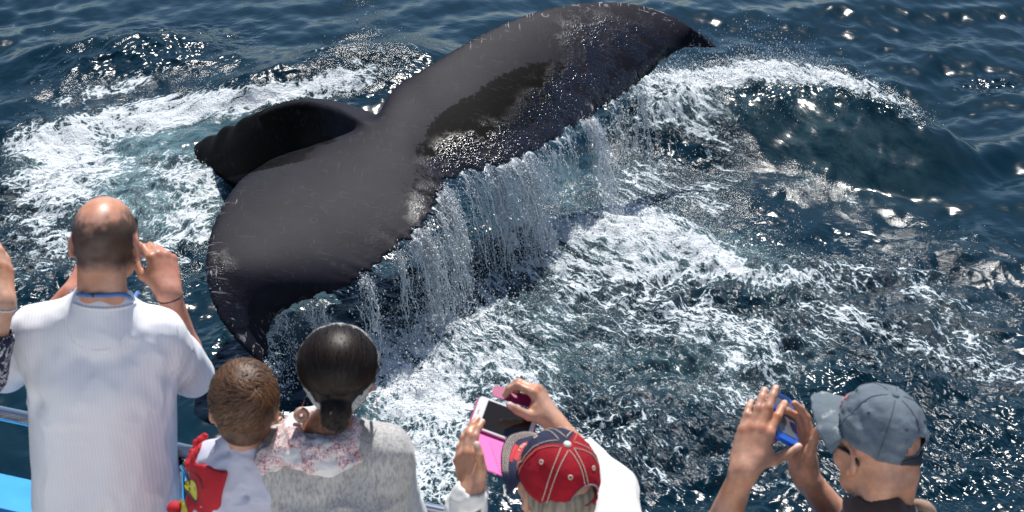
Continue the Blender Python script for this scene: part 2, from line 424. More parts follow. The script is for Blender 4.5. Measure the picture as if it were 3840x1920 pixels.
# foam drawn out along the flow: streaks, strings, holes and fine bubbles
fl_ = M.attr('flow', 'Vector')
n1 = M.noise(fl_, 4.6, 7, 0.66, 0.45)
n3 = M.noise(fl_, 8.5, 4, 0.6, 0.9)
rdg = M.math('SUBTRACT', 1.0, M.math('ABSOLUTE', M.math('MULTIPLY_ADD', n3, 5.0, -2.5)))     # thin threads
n2 = M.noise(co, 52, 3, 0.72)
wd = M.node('VectorMath', {'operation': 'ADD'}); M.t.links.new(fl_, wd.inputs[0]); wn_ = M.node('TexNoise', Scale=9.0, Detail=2.0); M.t.links.new(fl_, wn_.inputs['Vector']); ws = M.node('VectorMath', {'operation': 'SCALE'}, Scale=0.11); M.t.links.new(wn_.outputs['Color'], ws.inputs[0]); M.t.links.new(ws.outputs[0], wd.inputs[1])
vo = M.node('TexVoronoi', {'feature': 'DISTANCE_TO_EDGE'}, Scale=12.0); M.t.links.new(wd.outputs[0], vo.inputs['Vector'])
lace = M.ramp(vo.outputs['Distance'], 0.0, 0.22, a=1.0, b=0.0)
val = M.math('ADD', M.math('MULTIPLY', n1, 1.05), M.math('MULTIPLY_ADD', M.math('MAXIMUM', rdg, 0.0), 0.24, -0.11))
val = M.math('ADD', val, M.math('ADD', M.math('MULTIPLY_ADD', n2, 0.44, -0.22), M.math('MULTIPLY_ADD', lace, 0.15, -0.06)))
th = M.math('MULTIPLY_ADD', dens, -0.66, 0.915)
dif = M.math('SUBTRACT', val, th)
ff = M.math('MULTIPLY', M.ramp(dif, -0.025, 0.19), M.ramp(dens, 0.02, 0.10))
milky = M.mix(n1, (0.030, 0.095, 0.115), (0.20, 0.32, 0.335))
body = M.mix(M.math('MULTIPLY', aera_glow, M.ramp(n1, 0.28, 0.62)), (0.0011, 0.0145, 0.0250), milky)
col = M.mix(M.ramp(ff, 0.0, 0.5, False), body, (0.22, 0.30, 0.335))
col = M.mix(M.ramp(ff, 0.3, 1.0, False), col, (0.64, 0.67, 0.69))
rgh = M.math('MULTIPLY_ADD', ff, 0.45, 0.15)
rip = M.noise(fl_, 16, 1.0, 0.5, 0.3)
rip2 = M.noise(fl_, 6.5, 2.5, 0.5)
hgt = M.math('ADD', M.math('MULTIPLY', rip, M.math('MULTIPLY_ADD', chp, 1.75, 0.07)), M.math('MULTIPLY', rip2, M.math('MULTIPLY_ADD', chp, 1.3, 0.21)))
hgt = M.math('ADD', hgt, M.math('MULTIPLY', n2, M.math('MULTIPLY', dens, 1.1)))
M.P(Base_Color=col, Roughness=rgh, IOR=1.333, Specular_IOR_Level=0.44, Normal=M.bump(hgt, 1.0, 0.022))
sea = mesh_np('sea', SEA, SF, M.m, attrs={'foam': foam, 'aerated_glow': aer, 'chop': chop, 'flow': flow_c})
tag(sea, 'deep blue choppy sea with white foam and churned wake around the whale tail', 'sea', kind='structure')
# ------------------------------------------------------------------ humpback whale tail
def Wz(p): return at_z(p[0], p[1], p[2])
def fluke_half(Ls, Ts, seed, flip):
    NS, NC = 150, 34
    L = catmull([Wz(p) for p in Ls], NS); T = catmull([Wz(p) for p in Ts], NS)
    t = np.linspace(0, 1, NS)
    r = np.random.default_rng(seed)
    # ragged trailing edge: scallops of uneven width and depth
    knots = np.sort(np.concatenate([[0.08], 0.1 + 0.86 * np.sort(r.uniform(0, 1, 40))]))
    rag = np.zeros(NS)
    for a, b in zip(knots[:-1], knots[1:]):
        m = (t >= a) & (t < b)
        if b - a > 0.006: rag[m] = r.uniform(0.025, 0.078) * np.sin(math.pi * (t[m] - a) / (b - a)) ** 0.8
    rag += 0.010 * r.standard_normal(NS) * (t > 0.1)
    chord = T - L
    cl = np.linalg.norm(chord, axis=1, keepdims=True) + 1e-6
    rag_v = -chord / cl * rag[:, None] * np.clip(cl / 0.3, 0, 1)
    span = np.gradient(0.5 * (L + T), axis=0)
    nrm = np.cross(span, T - L); nrm /= np.linalg.norm(nrm, axis=1, keepdims=True) + 1e-9
    nrm[nrm[:, 2] < 0] *= -1
    for _ in range(6): nrm[1:-1] = (nrm[:-2] + nrm[1:-1] + nrm[2:]) / 3
    nrm /= np.linalg.norm(nrm, axis=1, keepdims=True)
    v = (1 - np.cos(np.linspace(0, math.pi / 2, NC) * 1.0)) ; v = np.linspace(0, 1, NC) ** 1.5
    half = np.interp(t, [0, .12, .35, .7, .93, 1.0], [.17, .14, .098, .062, .034, .010])
    prof = 2.6 * (0.2969 * np.sqrt(v) - 0.126 * v - 0.3516 * v ** 2 + 0.2843 * v ** 3 - 0.0975 * v ** 4)
    edge = 0.006
    cam = np.interp(t, [0, .2, .6, 1.0], [.02, .035, .05, .0])
    mid = L[:, None, :] + (T - L)[:, None, :] * v[None, :, None] + nrm[:, None, :] * (cam[:, None] * np.sin(math.pi * v)[None, :])[:, :, None]
    mid = mid + rag_v[:, None, :] * (v[None, :, None] ** 9)
    th = half[:, None] * prof[None, :] + edge * (v[None, :] > 0)
    up = mid + nrm[:, None, :] * th[:, :, None]
    lo = mid - nrm[:, None, :] * th[:, :, None] * 0.9
    V = np.concatenate([up, lo[:, ::-1]], 1)            # closed ring per station
    R = 2 * NC
    i, j = np.meshgrid(np.arange(NS - 1), np.arange(R), indexing='ij'); jn = (j + 1) % R
    F = np.stack([i * R + j, (i + 1) * R + j, (i + 1) * R + jn, i * R + jn], -1).reshape(-1, 4)
    faces = F.tolist()
    faces.append(list(range(R))[::-1]); faces.append(list(range((NS - 1) * R, NS * R)))
    return V.reshape(-1, 3), faces, L, T + rag_v
def stock():
    # centre line (pixels, height), half height, half width
    C = [(1590, 650, .86, .055, .14), (1520, 585, .90, .12, .22), (1430, 530, .93, .16, .22), (1310, 488, .90, .20, .19), (1190, 480, .79, .24, .165), (1090, 503, .64, .26, .165),
         (985, 555, .38, .28, .18), (890, 618, .04, .30, .20), (770, 690, -.42, .36, .27), (600, 760, -.8, .48, .36), (440, 860, -1.5, .55, .45)]
    n = 90
    P = catmull([Wz(c[:3]) for c in C], n); hw = catmull([c[3:] for c in C], n)
    T = np.gradient(P, axis=0); T /= np.linalg.norm(T, axis=1, keepdims=True)
    S = np.cross(T, [0, 0, 1.0]); S /= np.linalg.norm(S, axis=1, keepdims=True)
    N = np.cross(S, T)
    a = np.arange(40) * 2 * math.pi / 40
    ca, sa = np.cos(a), np.sin(a)
    # keel: narrow towards the back ridge, full below
    wx = np.sign(ca) * np.abs(ca) ** 1.0 * (1 - 0.42 * np.clip(sa, 0, 1) ** 1.5)
    tt = np.linspace(0, 1, n)
    knuckle = 0.045 * np.exp(-((tt - .70) / .018) ** 2) + 0.030 * np.exp(-((tt - .755) / .015) ** 2) + 0.02 * np.exp(-((tt - .63) / .02) ** 2)
    V = P[:, None, :] + S[:, None, :] * (hw[:, 1][:, None] * wx[None, :])[:, :, None] + N[:, None, :] * ((hw[:, 0][:, None] + knuckle[:, None] * (sa[None, :] > 0.5)) * sa[None, :])[:, :, None]
    i, j = np.meshgrid(np.arange(n - 1), np.arange(40), indexing='ij'); jn = (j + 1) % 40
    F = np.stack([i * 40 + j, i * 40 + jn, (i + 1) * 40 + jn, (i + 1) * 40 + j], -1).reshape(-1, 4).tolist()
    F.append(list(range(40))[::-1]); F.append(list(range((n - 1) * 40, n * 40)))
    return V.reshape(-1, 3), F
Vn, Fn, LN, TN = fluke_half(NEAR_L, NEAR_T, 3, False)
Vf, Ff, LF, TF = fluke_half(FAR_L, FAR_T, 4, True)
Vs_, Fs_ = stock()
kp = catmull([at_z(*c) for c in [(960, 452, .70), (1060, 414, .89), (1170, 402, 1.01), (1280, 428, 1.07), (1370, 472, 1.08), (1450, 522, 1.02)]], 30)
Vk, Fk = tube(kp, np.interp(np.linspace(0, 1, 30), [0, .3, .8, 1], [.045, .058, .046, .012]), 10)
V = np.concatenate([Vn, Vf, Vs_, Vk]); Fk = Fk.tolist(); Fk += [list(range(10)), list(range(290, 300))]
F = [[k + len(Vn) + len(Vf) + len(Vs_) for k in f] for f in Fk] + Fn + [[k + len(Vn) for k in f] for f in Ff] + [[k + len(Vn) + len(Vf) for k in f] for f in Fs_]
tmp = bpy.data.meshes.new('tmp'); tmp.from_pydata(V.tolist(), [], F); tmp.update()
bm = bmesh.new(); bm.from_mesh(tmp)
bmesh.ops.remove_doubles(bm, verts=bm.verts, dist=1e-5)
bmesh.ops.recalc_face_normals(bm, faces=bm.faces); bm.to_mesh(tmp); bm.free()
o = bpy.data.objects.new('tmp', tmp); SC.collection.objects.link(o)
md = o.modifiers.new('r', 'REMESH'); md.mode = 'VOXEL'; md.voxel_size = 0.0155
md = o.modifiers.new('s', 'SMOOTH'); md.factor = 0.5; md.iterations = 3
dg = bpy.context.evaluated_depsgraph_get()
whale_me = bpy.data.meshes.new_from_object(o.evaluated_get(dg))
bpy.data.objects.remove(o); bpy.data.meshes.remove(tmp)
whale_me.name = 'whale_tail'
n = len(whale_me.vertices); WV = np.zeros(n * 3, np.float32); whale_me.vertices.foreach_get('co', WV); WV = WV.reshape(-1, 3).astype(float)
ed = np.zeros(len(whale_me.edges) * 2, np.int32); whale_me.edges.foreach_get('vertices', ed); ed = ed.reshape(-1, 2)
pu, pv = project(WV)
soft_ = np.clip(1.3 * (1 - sstep(.6, 1.1, np.hypot((pu - 1120) / 420, (pv - 500) / 190))), 0, 1)[:, None]       # melt ridge and stock together
deg = np.bincount(ed.ravel(), minlength=n)[:, None].astype(float)
for _ in range(26):
    acc = np.zeros_like(WV)
    for k in range(3): acc[:, k] = np.bincount(ed[:, 0], WV[ed[:, 1], k], n) + np.bincount(ed[:, 1], WV[ed[:, 0], k], n)
    WV = WV + (acc / np.maximum(deg, 1) - WV) * .55 * soft_
whale_me.vertices.foreach_set('co', WV.astype(np.float32).ravel()); whale_me.update()
whale_me.polygons.foreach_set('use_smooth', np.ones(len(whale_me.polygons), bool))
u_, v_ = project(WV)
def px_ell(cx, cy, rx, ry, rot=0, soft=.6):
    a = math.radians(rot); dx, dy = u_ - cx, v_ - cy
    return 1 - sstep(1 - soft, 1 + soft, np.hypot((dx * math.cos(a) + dy * math.sin(a)) / rx, (-dx * math.sin(a) + dy * math.cos(a)) / ry))
wet = np.maximum.reduce([.72 * px_ell(1850, 565, 230, 95, -10), .75 * px_ell(2190, 370, 250, 130, -30, .7), .45 * px_ell(2330, 180, 230, 110, 15), .26 * px_ell(1620, 760, 120, 90, -40), .10 * px_ell(1500, 850, 200, 120, -40), .3 * px_ell(850, 1120, 90, 200, -20)])
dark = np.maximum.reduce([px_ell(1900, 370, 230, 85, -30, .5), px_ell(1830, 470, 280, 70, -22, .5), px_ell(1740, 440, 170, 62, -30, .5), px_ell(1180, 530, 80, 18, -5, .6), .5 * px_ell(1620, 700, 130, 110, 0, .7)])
dark = np.maximum(dark, px_ell(930, 560, 300, 150, -25, .35) * (v_ < 700 - (u_ - 700) * .22))  # shaded tail stock, darkened in its colour
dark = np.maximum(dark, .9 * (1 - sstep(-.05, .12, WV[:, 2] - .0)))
# closeness to the outer edges (scars and barnacle marks sit there)
tip = np.zeros(n)
for E in (TF[70:], LF[40:], LN[60:], TN[110:]):
    d = np.full(n, 9.0)
    for p in E[::4]: d = np.minimum(d, ((WV - p) ** 2).sum(1))
    tip = np.maximum(tip, 1 - sstep(0.02, 0.16, np.sqrt(d)))
stock_shade = px_ell(930, 560, 300, 150, -25, .35) * (v_ < 700 - (u_ - 700) * .22)  # tail stock: its shade is put into a near-black colour and lower gloss
for an, av in (('wet', wet), ('dark', dark), ('scar', tip), ('stock', stock_shade)):
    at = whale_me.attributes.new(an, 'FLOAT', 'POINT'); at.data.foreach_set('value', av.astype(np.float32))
M = Mat('whale_skin'); co = M.coord()
nA = M.noise(co, 5.0, 8, 0.62); nB = M.noise(co, 40, 5, 0.65)
dk = M.attr('dark')
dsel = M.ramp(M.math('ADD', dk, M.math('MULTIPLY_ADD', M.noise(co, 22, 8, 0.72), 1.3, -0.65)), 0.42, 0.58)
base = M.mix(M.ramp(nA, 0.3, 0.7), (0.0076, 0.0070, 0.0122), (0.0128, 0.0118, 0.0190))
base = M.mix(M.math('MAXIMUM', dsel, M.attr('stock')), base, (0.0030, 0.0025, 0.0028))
# pale rings, scratches and scuffs near the edges
vor = M.node('TexVoronoi', {'feature': 'F1'}, Scale=9.0); M.t.links.new(co, vor.inputs['Vector'])
ringd = M.math('ABSOLUTE', M.math('SUBTRACT', vor.outputs['Distance'], 0.22))
ring = M.math('MULTIPLY', M.ramp(ringd, 0.02, 0.08, a=1, b=0), M.ramp(M.noise(co, 7, 4), 0.50, 0.62))
scr = M.noise(M.coord((5, 60, 20), rot=(0, 0, .6)), 1.0, 3, 0.6, 0.4)
scr2 = M.noise(M.coord((55, 4, 20), rot=(0, 0, -.3)), 1.0, 3, 0.6, 0.4)
scs = M.math('MAXIMUM', M.ramp(scr, 0.62, 0.70), M.ramp(scr2, 0.63, 0.71))
sc_all = M.math('MULTIPLY', M.math('MAXIMUM', M.math('MULTIPLY', ring, 0.8), scs), M.math('MULTIPLY_ADD', M.attr('scar'), 1.3, 0.06))
base = M.mix(M.math('MULTIPLY', sc_all, 0.85, clamp=True), base, (0.30, 0.29, 0.30))
w = M.attr('wet')
drops = M.noise(co, 62, 1.5, 0.5, 0.5)
wsel = M.math('MULTIPLY', w, M.ramp(M.noise(co, 7, 4, .65), 0.36, 0.56))
hb = M.math('ADD', M.math('MULTIPLY', nB, 0.05), M.math('MULTIPLY', drops, M.math('MULTIPLY_ADD', wsel, 1.25, 0.015)))
M.P(Base_Color=base, Roughness=M.math('MULTIPLY_ADD', M.ramp(wsel, 0.05, 0.45), -0.42, 0.56), IOR=1.36, Specular_IOR_Level=M.math('MULTIPLY', M.math('MULTIPLY_ADD', M.ramp(wsel, 0.05, 0.45), 0.6, 0.14), M.math('MULTIPLY_ADD', M.math('MAXIMUM', M.attr('stock'), M.math('MULTIPLY', dsel, M.ramp(wsel, 0.02, 0.2, a=.8, b=0.0))), -0.75, 1.0)), Normal=M.bump(hb, 0.9, 0.012))
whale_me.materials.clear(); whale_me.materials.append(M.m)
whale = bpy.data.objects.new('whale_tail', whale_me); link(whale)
tag(whale, 'dark grey humpback whale tail with wide ragged flukes lifted out of the sea', 'whale')
print('whale verts', n)
# ------------------------------------------------------------------ water pouring off the flukes, and spray
G = 9.81
M = Mat('falling_water')
M.P(Base_Color=(0.84, 0.88, 0.91, 1), Roughness=0.18, IOR=1.33, Transmission_Weight=0.22, Alpha=M.ramp(M.noise(M.coord((1, 1, .45)), 34, 3, .7), .34, .62, a=.18, b=.92), Normal=M.bump(M.noise(M.coord((1, 1, .4)), 60, 2, .6), .6, .01))
fall_mat = M.m
M = Mat('spray_drops')
M.P(Base_Color=(0.82, 0.86, 0.89, 1), Roughness=0.15, IOR=1.33, Transmission_Weight=0.35)
drop_mat = M.m
OCT_V = np.array([[1, 0, 0], [-1, 0, 0], [0, 1, 0], [0, -1, 0], [0, 0, 1], [0, 0, -1]], float)
OCT_F = np.array([[0, 2, 4], [2, 1, 4], [1, 3, 4], [3, 0, 4], [2, 0, 5], [1, 2, 5], [3, 1, 5], [0, 3, 5]])
def droplets(P, R, stretch=None):
    n = len(P); V = OCT_V[None] * R[:, None, None]
    if stretch is not None: V = V * np.stack([np.ones(n), np.ones(n), stretch], -1)[:, None, :]
    V = (V + P[:, None, :]).reshape(-1, 3)
    F = (OCT_F[None] + (np.arange(n) * 6)[:, None, None]).reshape(-1, 3)
    return V, F
def wander(n, k, seed):                                   # smooth random walk per strand
    r = np.random.default_rng(seed); a = r.standard_normal((n, k, 3)); a = np.cumsum(a, 1)
    a -= a[:, :1]; return a / math.sqrt(k)

def curtain(T, dens, vel, seed, name, label):
    """T: edge points; dens: water flow per point 0..1; film with growing holes, strings below it, drops around"""
    r = np.random.default_rng(seed)
    n = len(T); SN = n * 4
    s = np.linspace(0, n - 1, SN); E = np.stack([np.interp(s, np.arange(n), T[:, k]) for k in range(3)], -1)
    D = np.interp(s, np.arange(n), dens)
    arc = np.concatenate([[0], np.cumsum(np.linalg.norm(np.diff(E, axis=0), axis=1))])
    fl = np.stack([arc, np.zeros(SN)], -1)
    D = D * np.clip(0.88 + 1.35 * fbm(fl * 3.1, 4, seed + 50, .7), 0.03, 1.5)
    NT = 46
    tau = np.linspace(0, 1, NT)
    v0 = np.array(vel)[None] * (1 + 0.35 * fbm(fl * 3.0, 3, seed))[:, None] + 0.12 * np.stack([fbm(fl * 9, 2, seed + 5), fbm(fl * 9, 2, seed + 6), 0 * arc], -1)
    tf = np.sqrt(2 * np.maximum(E[:, 2], 0.05) / G) * 1.03
    t = tau[None, :] * tf[:, None]
    Pp = E[:, None, :] + v0[:, None, :] * t[:, :, None]
    Pp[:, :, 2] -= 0.5 * G * t ** 2
    drop = E[:, 2][:, None] - Pp[:, :, 2]
    sv = np.stack([np.broadcast_to(arc[:, None], t.shape), drop], -1).reshape(-1, 2)
    Pp = Pp + (0.05 * tau[None, :, None] ** 0.8 * np.stack([fbm(sv * [14, 5], 3, seed + 9), fbm(sv * [14, 5], 3, seed + 8), np.zeros(len(sv))], -1).reshape(SN, NT, 3))
    nz1 = fbm(sv * [13, 3.0], 5, seed + 1, .6).reshape(SN, NT); nz2 = fbm(sv * [60, 22], 2, seed + 2).reshape(SN, NT)
    flow = nz1 * 0.80 + nz2 * 0.46 + D[:, None] * 1.15 - 0.72 - 0.74 * tau[None, :] ** 0.9
    keep = (flow > 0) & (D[:, None] > 0.02)
    i, j = np.meshgrid(np.arange(SN - 1), np.arange(NT - 1), indexing='ij')
    km = keep[:-1, :-1] & keep[1:, 1:]
    i, j = i[km], j[km]
    F = np.stack([i * NT + j, i * NT + j + 1, (i + 1) * NT + j + 1, (i + 1) * NT + j], -1)
    Vv = Pp.reshape(-1, 3)
    used = np.zeros(len(Vv), bool); used[F.ravel()] = True
    remap = np.cumsum(used) - 1
    parts = [(Vv[used], remap[F])]
    # strings
    ns = int(240 * dens.sum() / 60)
    pick = r.choice(SN, ns, p=(D ** 1.3 + 1e-6) / (D ** 1.3 + 1e-6).sum())
    wd = wander(ns, 18, seed + 3)
    dq = []
    for q, k in enumerate(pick):
        a, b = sorted(r.uniform(0, 1.0, 2)); b = min(1.0, max(b, a + 0.25)); a = a * 0.6
        tt = np.linspace(a, b, 18) * tf[k]
        p = E[k] + (v0[k] + r.normal(0, .07, 3) * [1, 1, .3]) * tt[:, None]; p[:, 2] -= 0.5 * G * tt ** 2
        p += wd[q] * 0.035
        rad = r.choice([.0018, .003, .0055], p=[.5, .35, .15]) * r.uniform(.7, 1.5) * (0.6 + 0.5 * np.abs(np.sin(np.arange(18) * r.uniform(.5, 1.6) + r.uniform(0, 6)))) * np.sin(np.linspace(.25, 2.9, 18))
        parts.append(tube(p, rad, 5))
        m = r.integers(4, 16); kk = r.integers(0, 18, m); dq.append(p[kk] + r.normal(0, .018, (m, 3)))
    V, F4 = join_parts(parts)
    o = mesh_np(name, V, F4, fall_mat, origin=tuple(T[len(T) // 2]))
    tag(o, label, 'falling water', kind='stuff')
    nd = int(4200 * dens.sum() / 60)
    k = r.choice(SN, nd, p=(D + 1e-6) / (D + 1e-6).sum()); tt = np.sqrt(r.uniform(0, 1, nd)) * tf[k]
    p = E[k] + (v0[k] + r.normal(0, .16, (nd, 3)) * [1, 1, .5]) * tt[:, None]; p[:, 2] -= 0.5 * G * tt ** 2
    dq.append(p)
    return np.concatenate(dq)
tN = np.linspace(0, 1, len(TN))
dN = np.interp(tN, [0, .03, .07, .14, .20, .26, .31, .36, .42, .48, .53, .58, .62, .70, .8, .95, 1.0], [.0, .15, .75, .90, .40, .7, .45, .80, .75, .95, .80, .70, .55, .30, .15, .08, .3])
dF = np.interp(tN, [0, .06, .12, .18, .24, .30, .35, .40, .46, .50, .55, .60, .68, .75, .85, .92, 1.0], [.0, .15, .45, 1.0, .75, .95, .25, .8, .35, 1.0, .6, .3, .7, .12, .1, .02, .12])
Dn = curtain(TN, dN, (0.42, -0.05, 0.0), 71, 'falling_water', 'thin strings of sea water falling off the drooping near fluke')
Df = curtain(TF, dF, (0.42, -0.12, 0.0), 72, 'falling_water', 'sheets of sea water pouring off the raised far fluke')

# spray: drops thrown up from the churned sea
cand = np.where(inview & (U > -30) & (U < 2610) & (Vp > -20) & (Vp < 1320))[0]
wgt = foam[cand] * 0.35
def pe(arr_ell, w): return w * arr_ell[cand]
wgt = wgt + pe(ell(1800, 230, 260, 55, 8), 1.5) + pe(ell(1940, 172, 130, 16, 0), 3.0) + pe(ell(2150, 225, 170, 26, 22), .7) + pe(ell(1600, 560, 330, 50, 5), 1.0) + pe(ell(1850, 560, 180, 70, 30), .9) + pe(ell(1250, 830, 260, 170, 20), .9) + pe(ell(1060, 960, 130, 200, 10), 1.0) + pe(ell(1750, 900, 260, 90, 0), .5) + pe(ell(1650, 430, 140, 90, 0), .7) + pe(ell(90, 600, 90, 120, 0), .35) + pe(ell(300, 400, 230, 100, 0), .2) + 2.2 * land_w[cand]
wgt = wgt / wgt.sum()
r = np.random.default_rng(90)
ns = 28000
k = cand[r.choice(len(cand), ns, p=wgt)]
lift = 0.05 + 0.10 * ell(1940, 175, 130, 30, 0)[k] + 0.13 * (ell(1850, 215, 330, 60, 8)[k] + ell(1600, 560, 330, 60, 5)[k] + 0.7 * ell(1060, 950, 140, 200, 10)[k]) + 0.05 * ell(1300, 820, 300, 160, 20)[k] + 0.10 * land_w[k]
P = SEA[k] + np.stack([r.normal(0, .02, ns), r.normal(0, .02, ns), 0.003 + r.exponential(1, ns) * lift * 0.55], -1)
R = np.clip(r.lognormal(math.log(0.0030), .42, ns), .0014, .0085)
V, F = droplets(P, R, r.uniform(.8, 1.6, ns))
sp = mesh_np('spray', V, F, drop_mat)
tag(sp, 'white spray droplets flying above the broken wave crests', 'spray', kind='stuff')
P = np.concatenate([Dn, Df]); P = P[P[:, 2] > 0.0]
V, F = droplets(P, np.clip(r.lognormal(math.log(0.0034), .4, len(P)), .0015, .009), r.uniform(.9, 2.2, len(P)))
sp = mesh_np('falling_droplets', V, F, drop_mat)
tag(sp, 'bright water droplets raining down between flukes and sea', 'spray', kind='stuff')
print('drops', ns, len(P))
# ------------------------------------------------------------------ sculpting kit: blended solids meshed as one continuous surface
CX, CU, CF = np.array([1.0, 0, 0]), np.array([0, SP, CP]), np.array([0, CP, -SP])
def cv(r, u, f): return r * CX + u * CU + f * CF          # right, up, forward as seen from the upper deck
def nrm(v): v = np.asarray(v, float); return v / (np.linalg.norm(v) + 1e-12)
def frame(y, z):
    y = nrm(y); z = nrm(np.asarray(z, float) - y * np.dot(y, z)); return np.stack([np.cross(y, z), y, z], 1)
def rotm(yaw=0, pitch=0, roll=0):
    """head frame: +y face, +x right, +z crown; yaw to the left, pitch up, roll to the right (degrees)"""
    return np.array(Matrix.Rotation(math.radians(yaw), 3, 'Z') @ Matrix.Rotation(math.radians(pitch), 3, 'X') @ Matrix.Rotation(math.radians(roll), 3, 'Y'))
class Solid:
    def __init__(s): s.ops = []
    def rc(s, a, b, ra, rb, k=0.02, sub=False):
        a, b = np.asarray(a, float), np.asarray(b, float)
        s.ops.append(('rc', (a, b, ra, rb), k, sub, (a + b) / 2, np.linalg.norm(b - a) / 2 + max(ra, rb))); return s
    def el(s, c, r, R=None, k=0.02, sub=False):
        c = np.asarray(c, float); r = np.asarray(r, float)
        s.ops.append(('el', (c, r, np.eye(3) if R is None else np.asarray(R)), k, sub, c, r.max())); return s
    def bx(s, c, hs, R=None, rad=0.01, k=0.01, sub=False):
        c = np.asarray(c, float); hs = np.asarray(hs, float)
        s.ops.append(('bx', (c, hs, np.eye(3) if R is None else np.asarray(R), rad), k, sub, c, np.linalg.norm(hs))); return s
    def plane(s, p, n, k=0.005):                          # cut away the side n points to
        s.ops.append(('pl', (np.asarray(p, float), nrm(n)), k, True, np.asarray(p, float), 1e3)); return s
    def extend(s, o): s.ops += o.ops; return s
    noise = None
    def __call__(s, P):
        P = np.asarray(P, np.float32); d = np.full(len(P), 5.0, np.float32)
        for kind, a, k, sub, bc, br in s.ops:
            lb = np.sqrt(((P - bc.astype(np.float32)) ** 2).sum(1)) - br
            m = np.where(lb < (np.abs(d) + k + 0.002 if sub else np.maximum(d, 0) * 1.0 + k + 0.002))[0]
            if len(m) == 0: continue
            p = P[m]
            if kind == 'rc':
                ab = (a[1] - a[0]).astype(np.float32); pa = p - a[0].astype(np.float32)
                t = np.clip(pa @ ab / max(ab.dot(ab), 1e-9), 0, 1)
                q = np.sqrt(((pa - t[:, None] * ab) ** 2).sum(1)) - (a[2] + (a[3] - a[2]) * t)
            elif kind == 'el':
                l = (p - a[0].astype(np.float32)) @ a[2].astype(np.float32); r = a[1].astype(np.float32)
                k0 = np.sqrt(((l / r) ** 2).sum(1)); k1 = np.sqrt(((l / (r * r)) ** 2).sum(1)) + 1e-6
                q = np.where(k0 < 0.05, -r.min(), k0 * (k0 - 1) / k1)
            elif kind == 'bx':
                l = np.abs((p - a[0].astype(np.float32)) @ a[2].astype(np.float32)) - (a[1] - a[3]).astype(np.float32)
                q = np.sqrt((np.maximum(l, 0) ** 2).sum(1)) + np.minimum(l.max(1), 0) - a[3]
            else: q = -((p - a[0].astype(np.float32)) @ a[1].astype(np.float32))
            dm = d[m]
            if sub:
                h = np.clip(0.5 - 0.5 * (dm + q) / k, 0, 1); d[m] = dm + (-q - dm) * h + k * h * (1 - h)
            else:
                h = np.clip(0.5 + 0.5 * (dm - q) / k, 0, 1); d[m] = dm + (q - dm) * h - k * h * (1 - h)
        if s.noise is not None:
            m = np.abs(d) < 0.06
            d[m] += s.noise(P[m])
        return d
    def bounds(s, pad=0.03):
        lo, hi = np.full(3, 1e9), np.full(3, -1e9)
        for kind, a, k, sub, bc, br in s.ops:
            if not sub:
                if kind == 'rc': lo = np.minimum(lo, np.minimum(a[0] - a[2], a[1] - a[3])); hi = np.maximum(hi, np.maximum(a[0] + a[2], a[1] + a[3]))
                else: lo = np.minimum(lo, bc - br); hi = np.maximum(hi, bc + br)
        return lo - pad, hi + pad
    def mesh(s, h, lo=None, hi=None):
        b = s.bounds(); lo = b[0] if lo is None else np.asarray(lo, float); hi = b[1] if hi is None else np.asarray(hi, float)
        B = 8; nb = np.ceil((hi - lo) / (h * B)).astype(int); n = nb * B + 1
        bi = np.stack(np.meshgrid(*[np.arange(k) for k in nb], indexing='ij'), -1).reshape(-1, 3)
        bcn = lo + (bi + 0.5) * B * h
        dc = s(bcn)
        act = np.abs(dc) < B * h * 0.9 + 0.012
        grid = np.full(tuple(n), 1.0, np.float32)
        for x, y, z in bi[(~act) & (dc < 0)]: grid[x * B:x * B + B + 1, y * B:y * B + B + 1, z * B:z * B + B + 1] = -1.0
        loc = np.stack(np.meshgrid(*[np.arange(B + 1)] * 3, indexing='ij'), -1).reshape(-1, 3)
        ab = bi[act]
        for c in range(0, len(ab), 600):
            gi = (ab[c:c + 600, None, :] * B + loc[None]).reshape(-1, 3)
            grid[gi[:, 0], gi[:, 1], gi[:, 2]] = s(lo + gi * h)
        return surface_nets(grid, lo, h)
    def hit(s, u, v, d0=3.2, d1=6.5):
        """first point of the solid seen at picture pixel (u, v)"""
        r = ray(u, v); o = np.array([0, 0, CAM_Z]); L = np.linalg.norm(r)
        ts = np.arange(d0, d1, 0.004); d = s(o + r[None] * ts[:, None])
        k = np.argmax(d < 0)
        if d[k] >= 0: k = np.argmin(d); return o + r * ts[k]
        a = ts[k - 1] + 0.004 * d[k - 1] / max(d[k - 1] - d[k], 1e-6); return o + r * a
    def out(s, c, dirs, rmax=0.3, off=0.0):
        """surface points going outwards from c along dirs"""
        ts = np.arange(0.0, rmax, 0.002); res = []
        for q in dirs:
            q = nrm(q); d = s(c + q[None] * ts[:, None]); k = len(ts) - 1 - np.argmax((d < 0)[::-1])
            res.append(c + q * (ts[min(k, len(ts) - 1)] + off))
        return np.array(res)
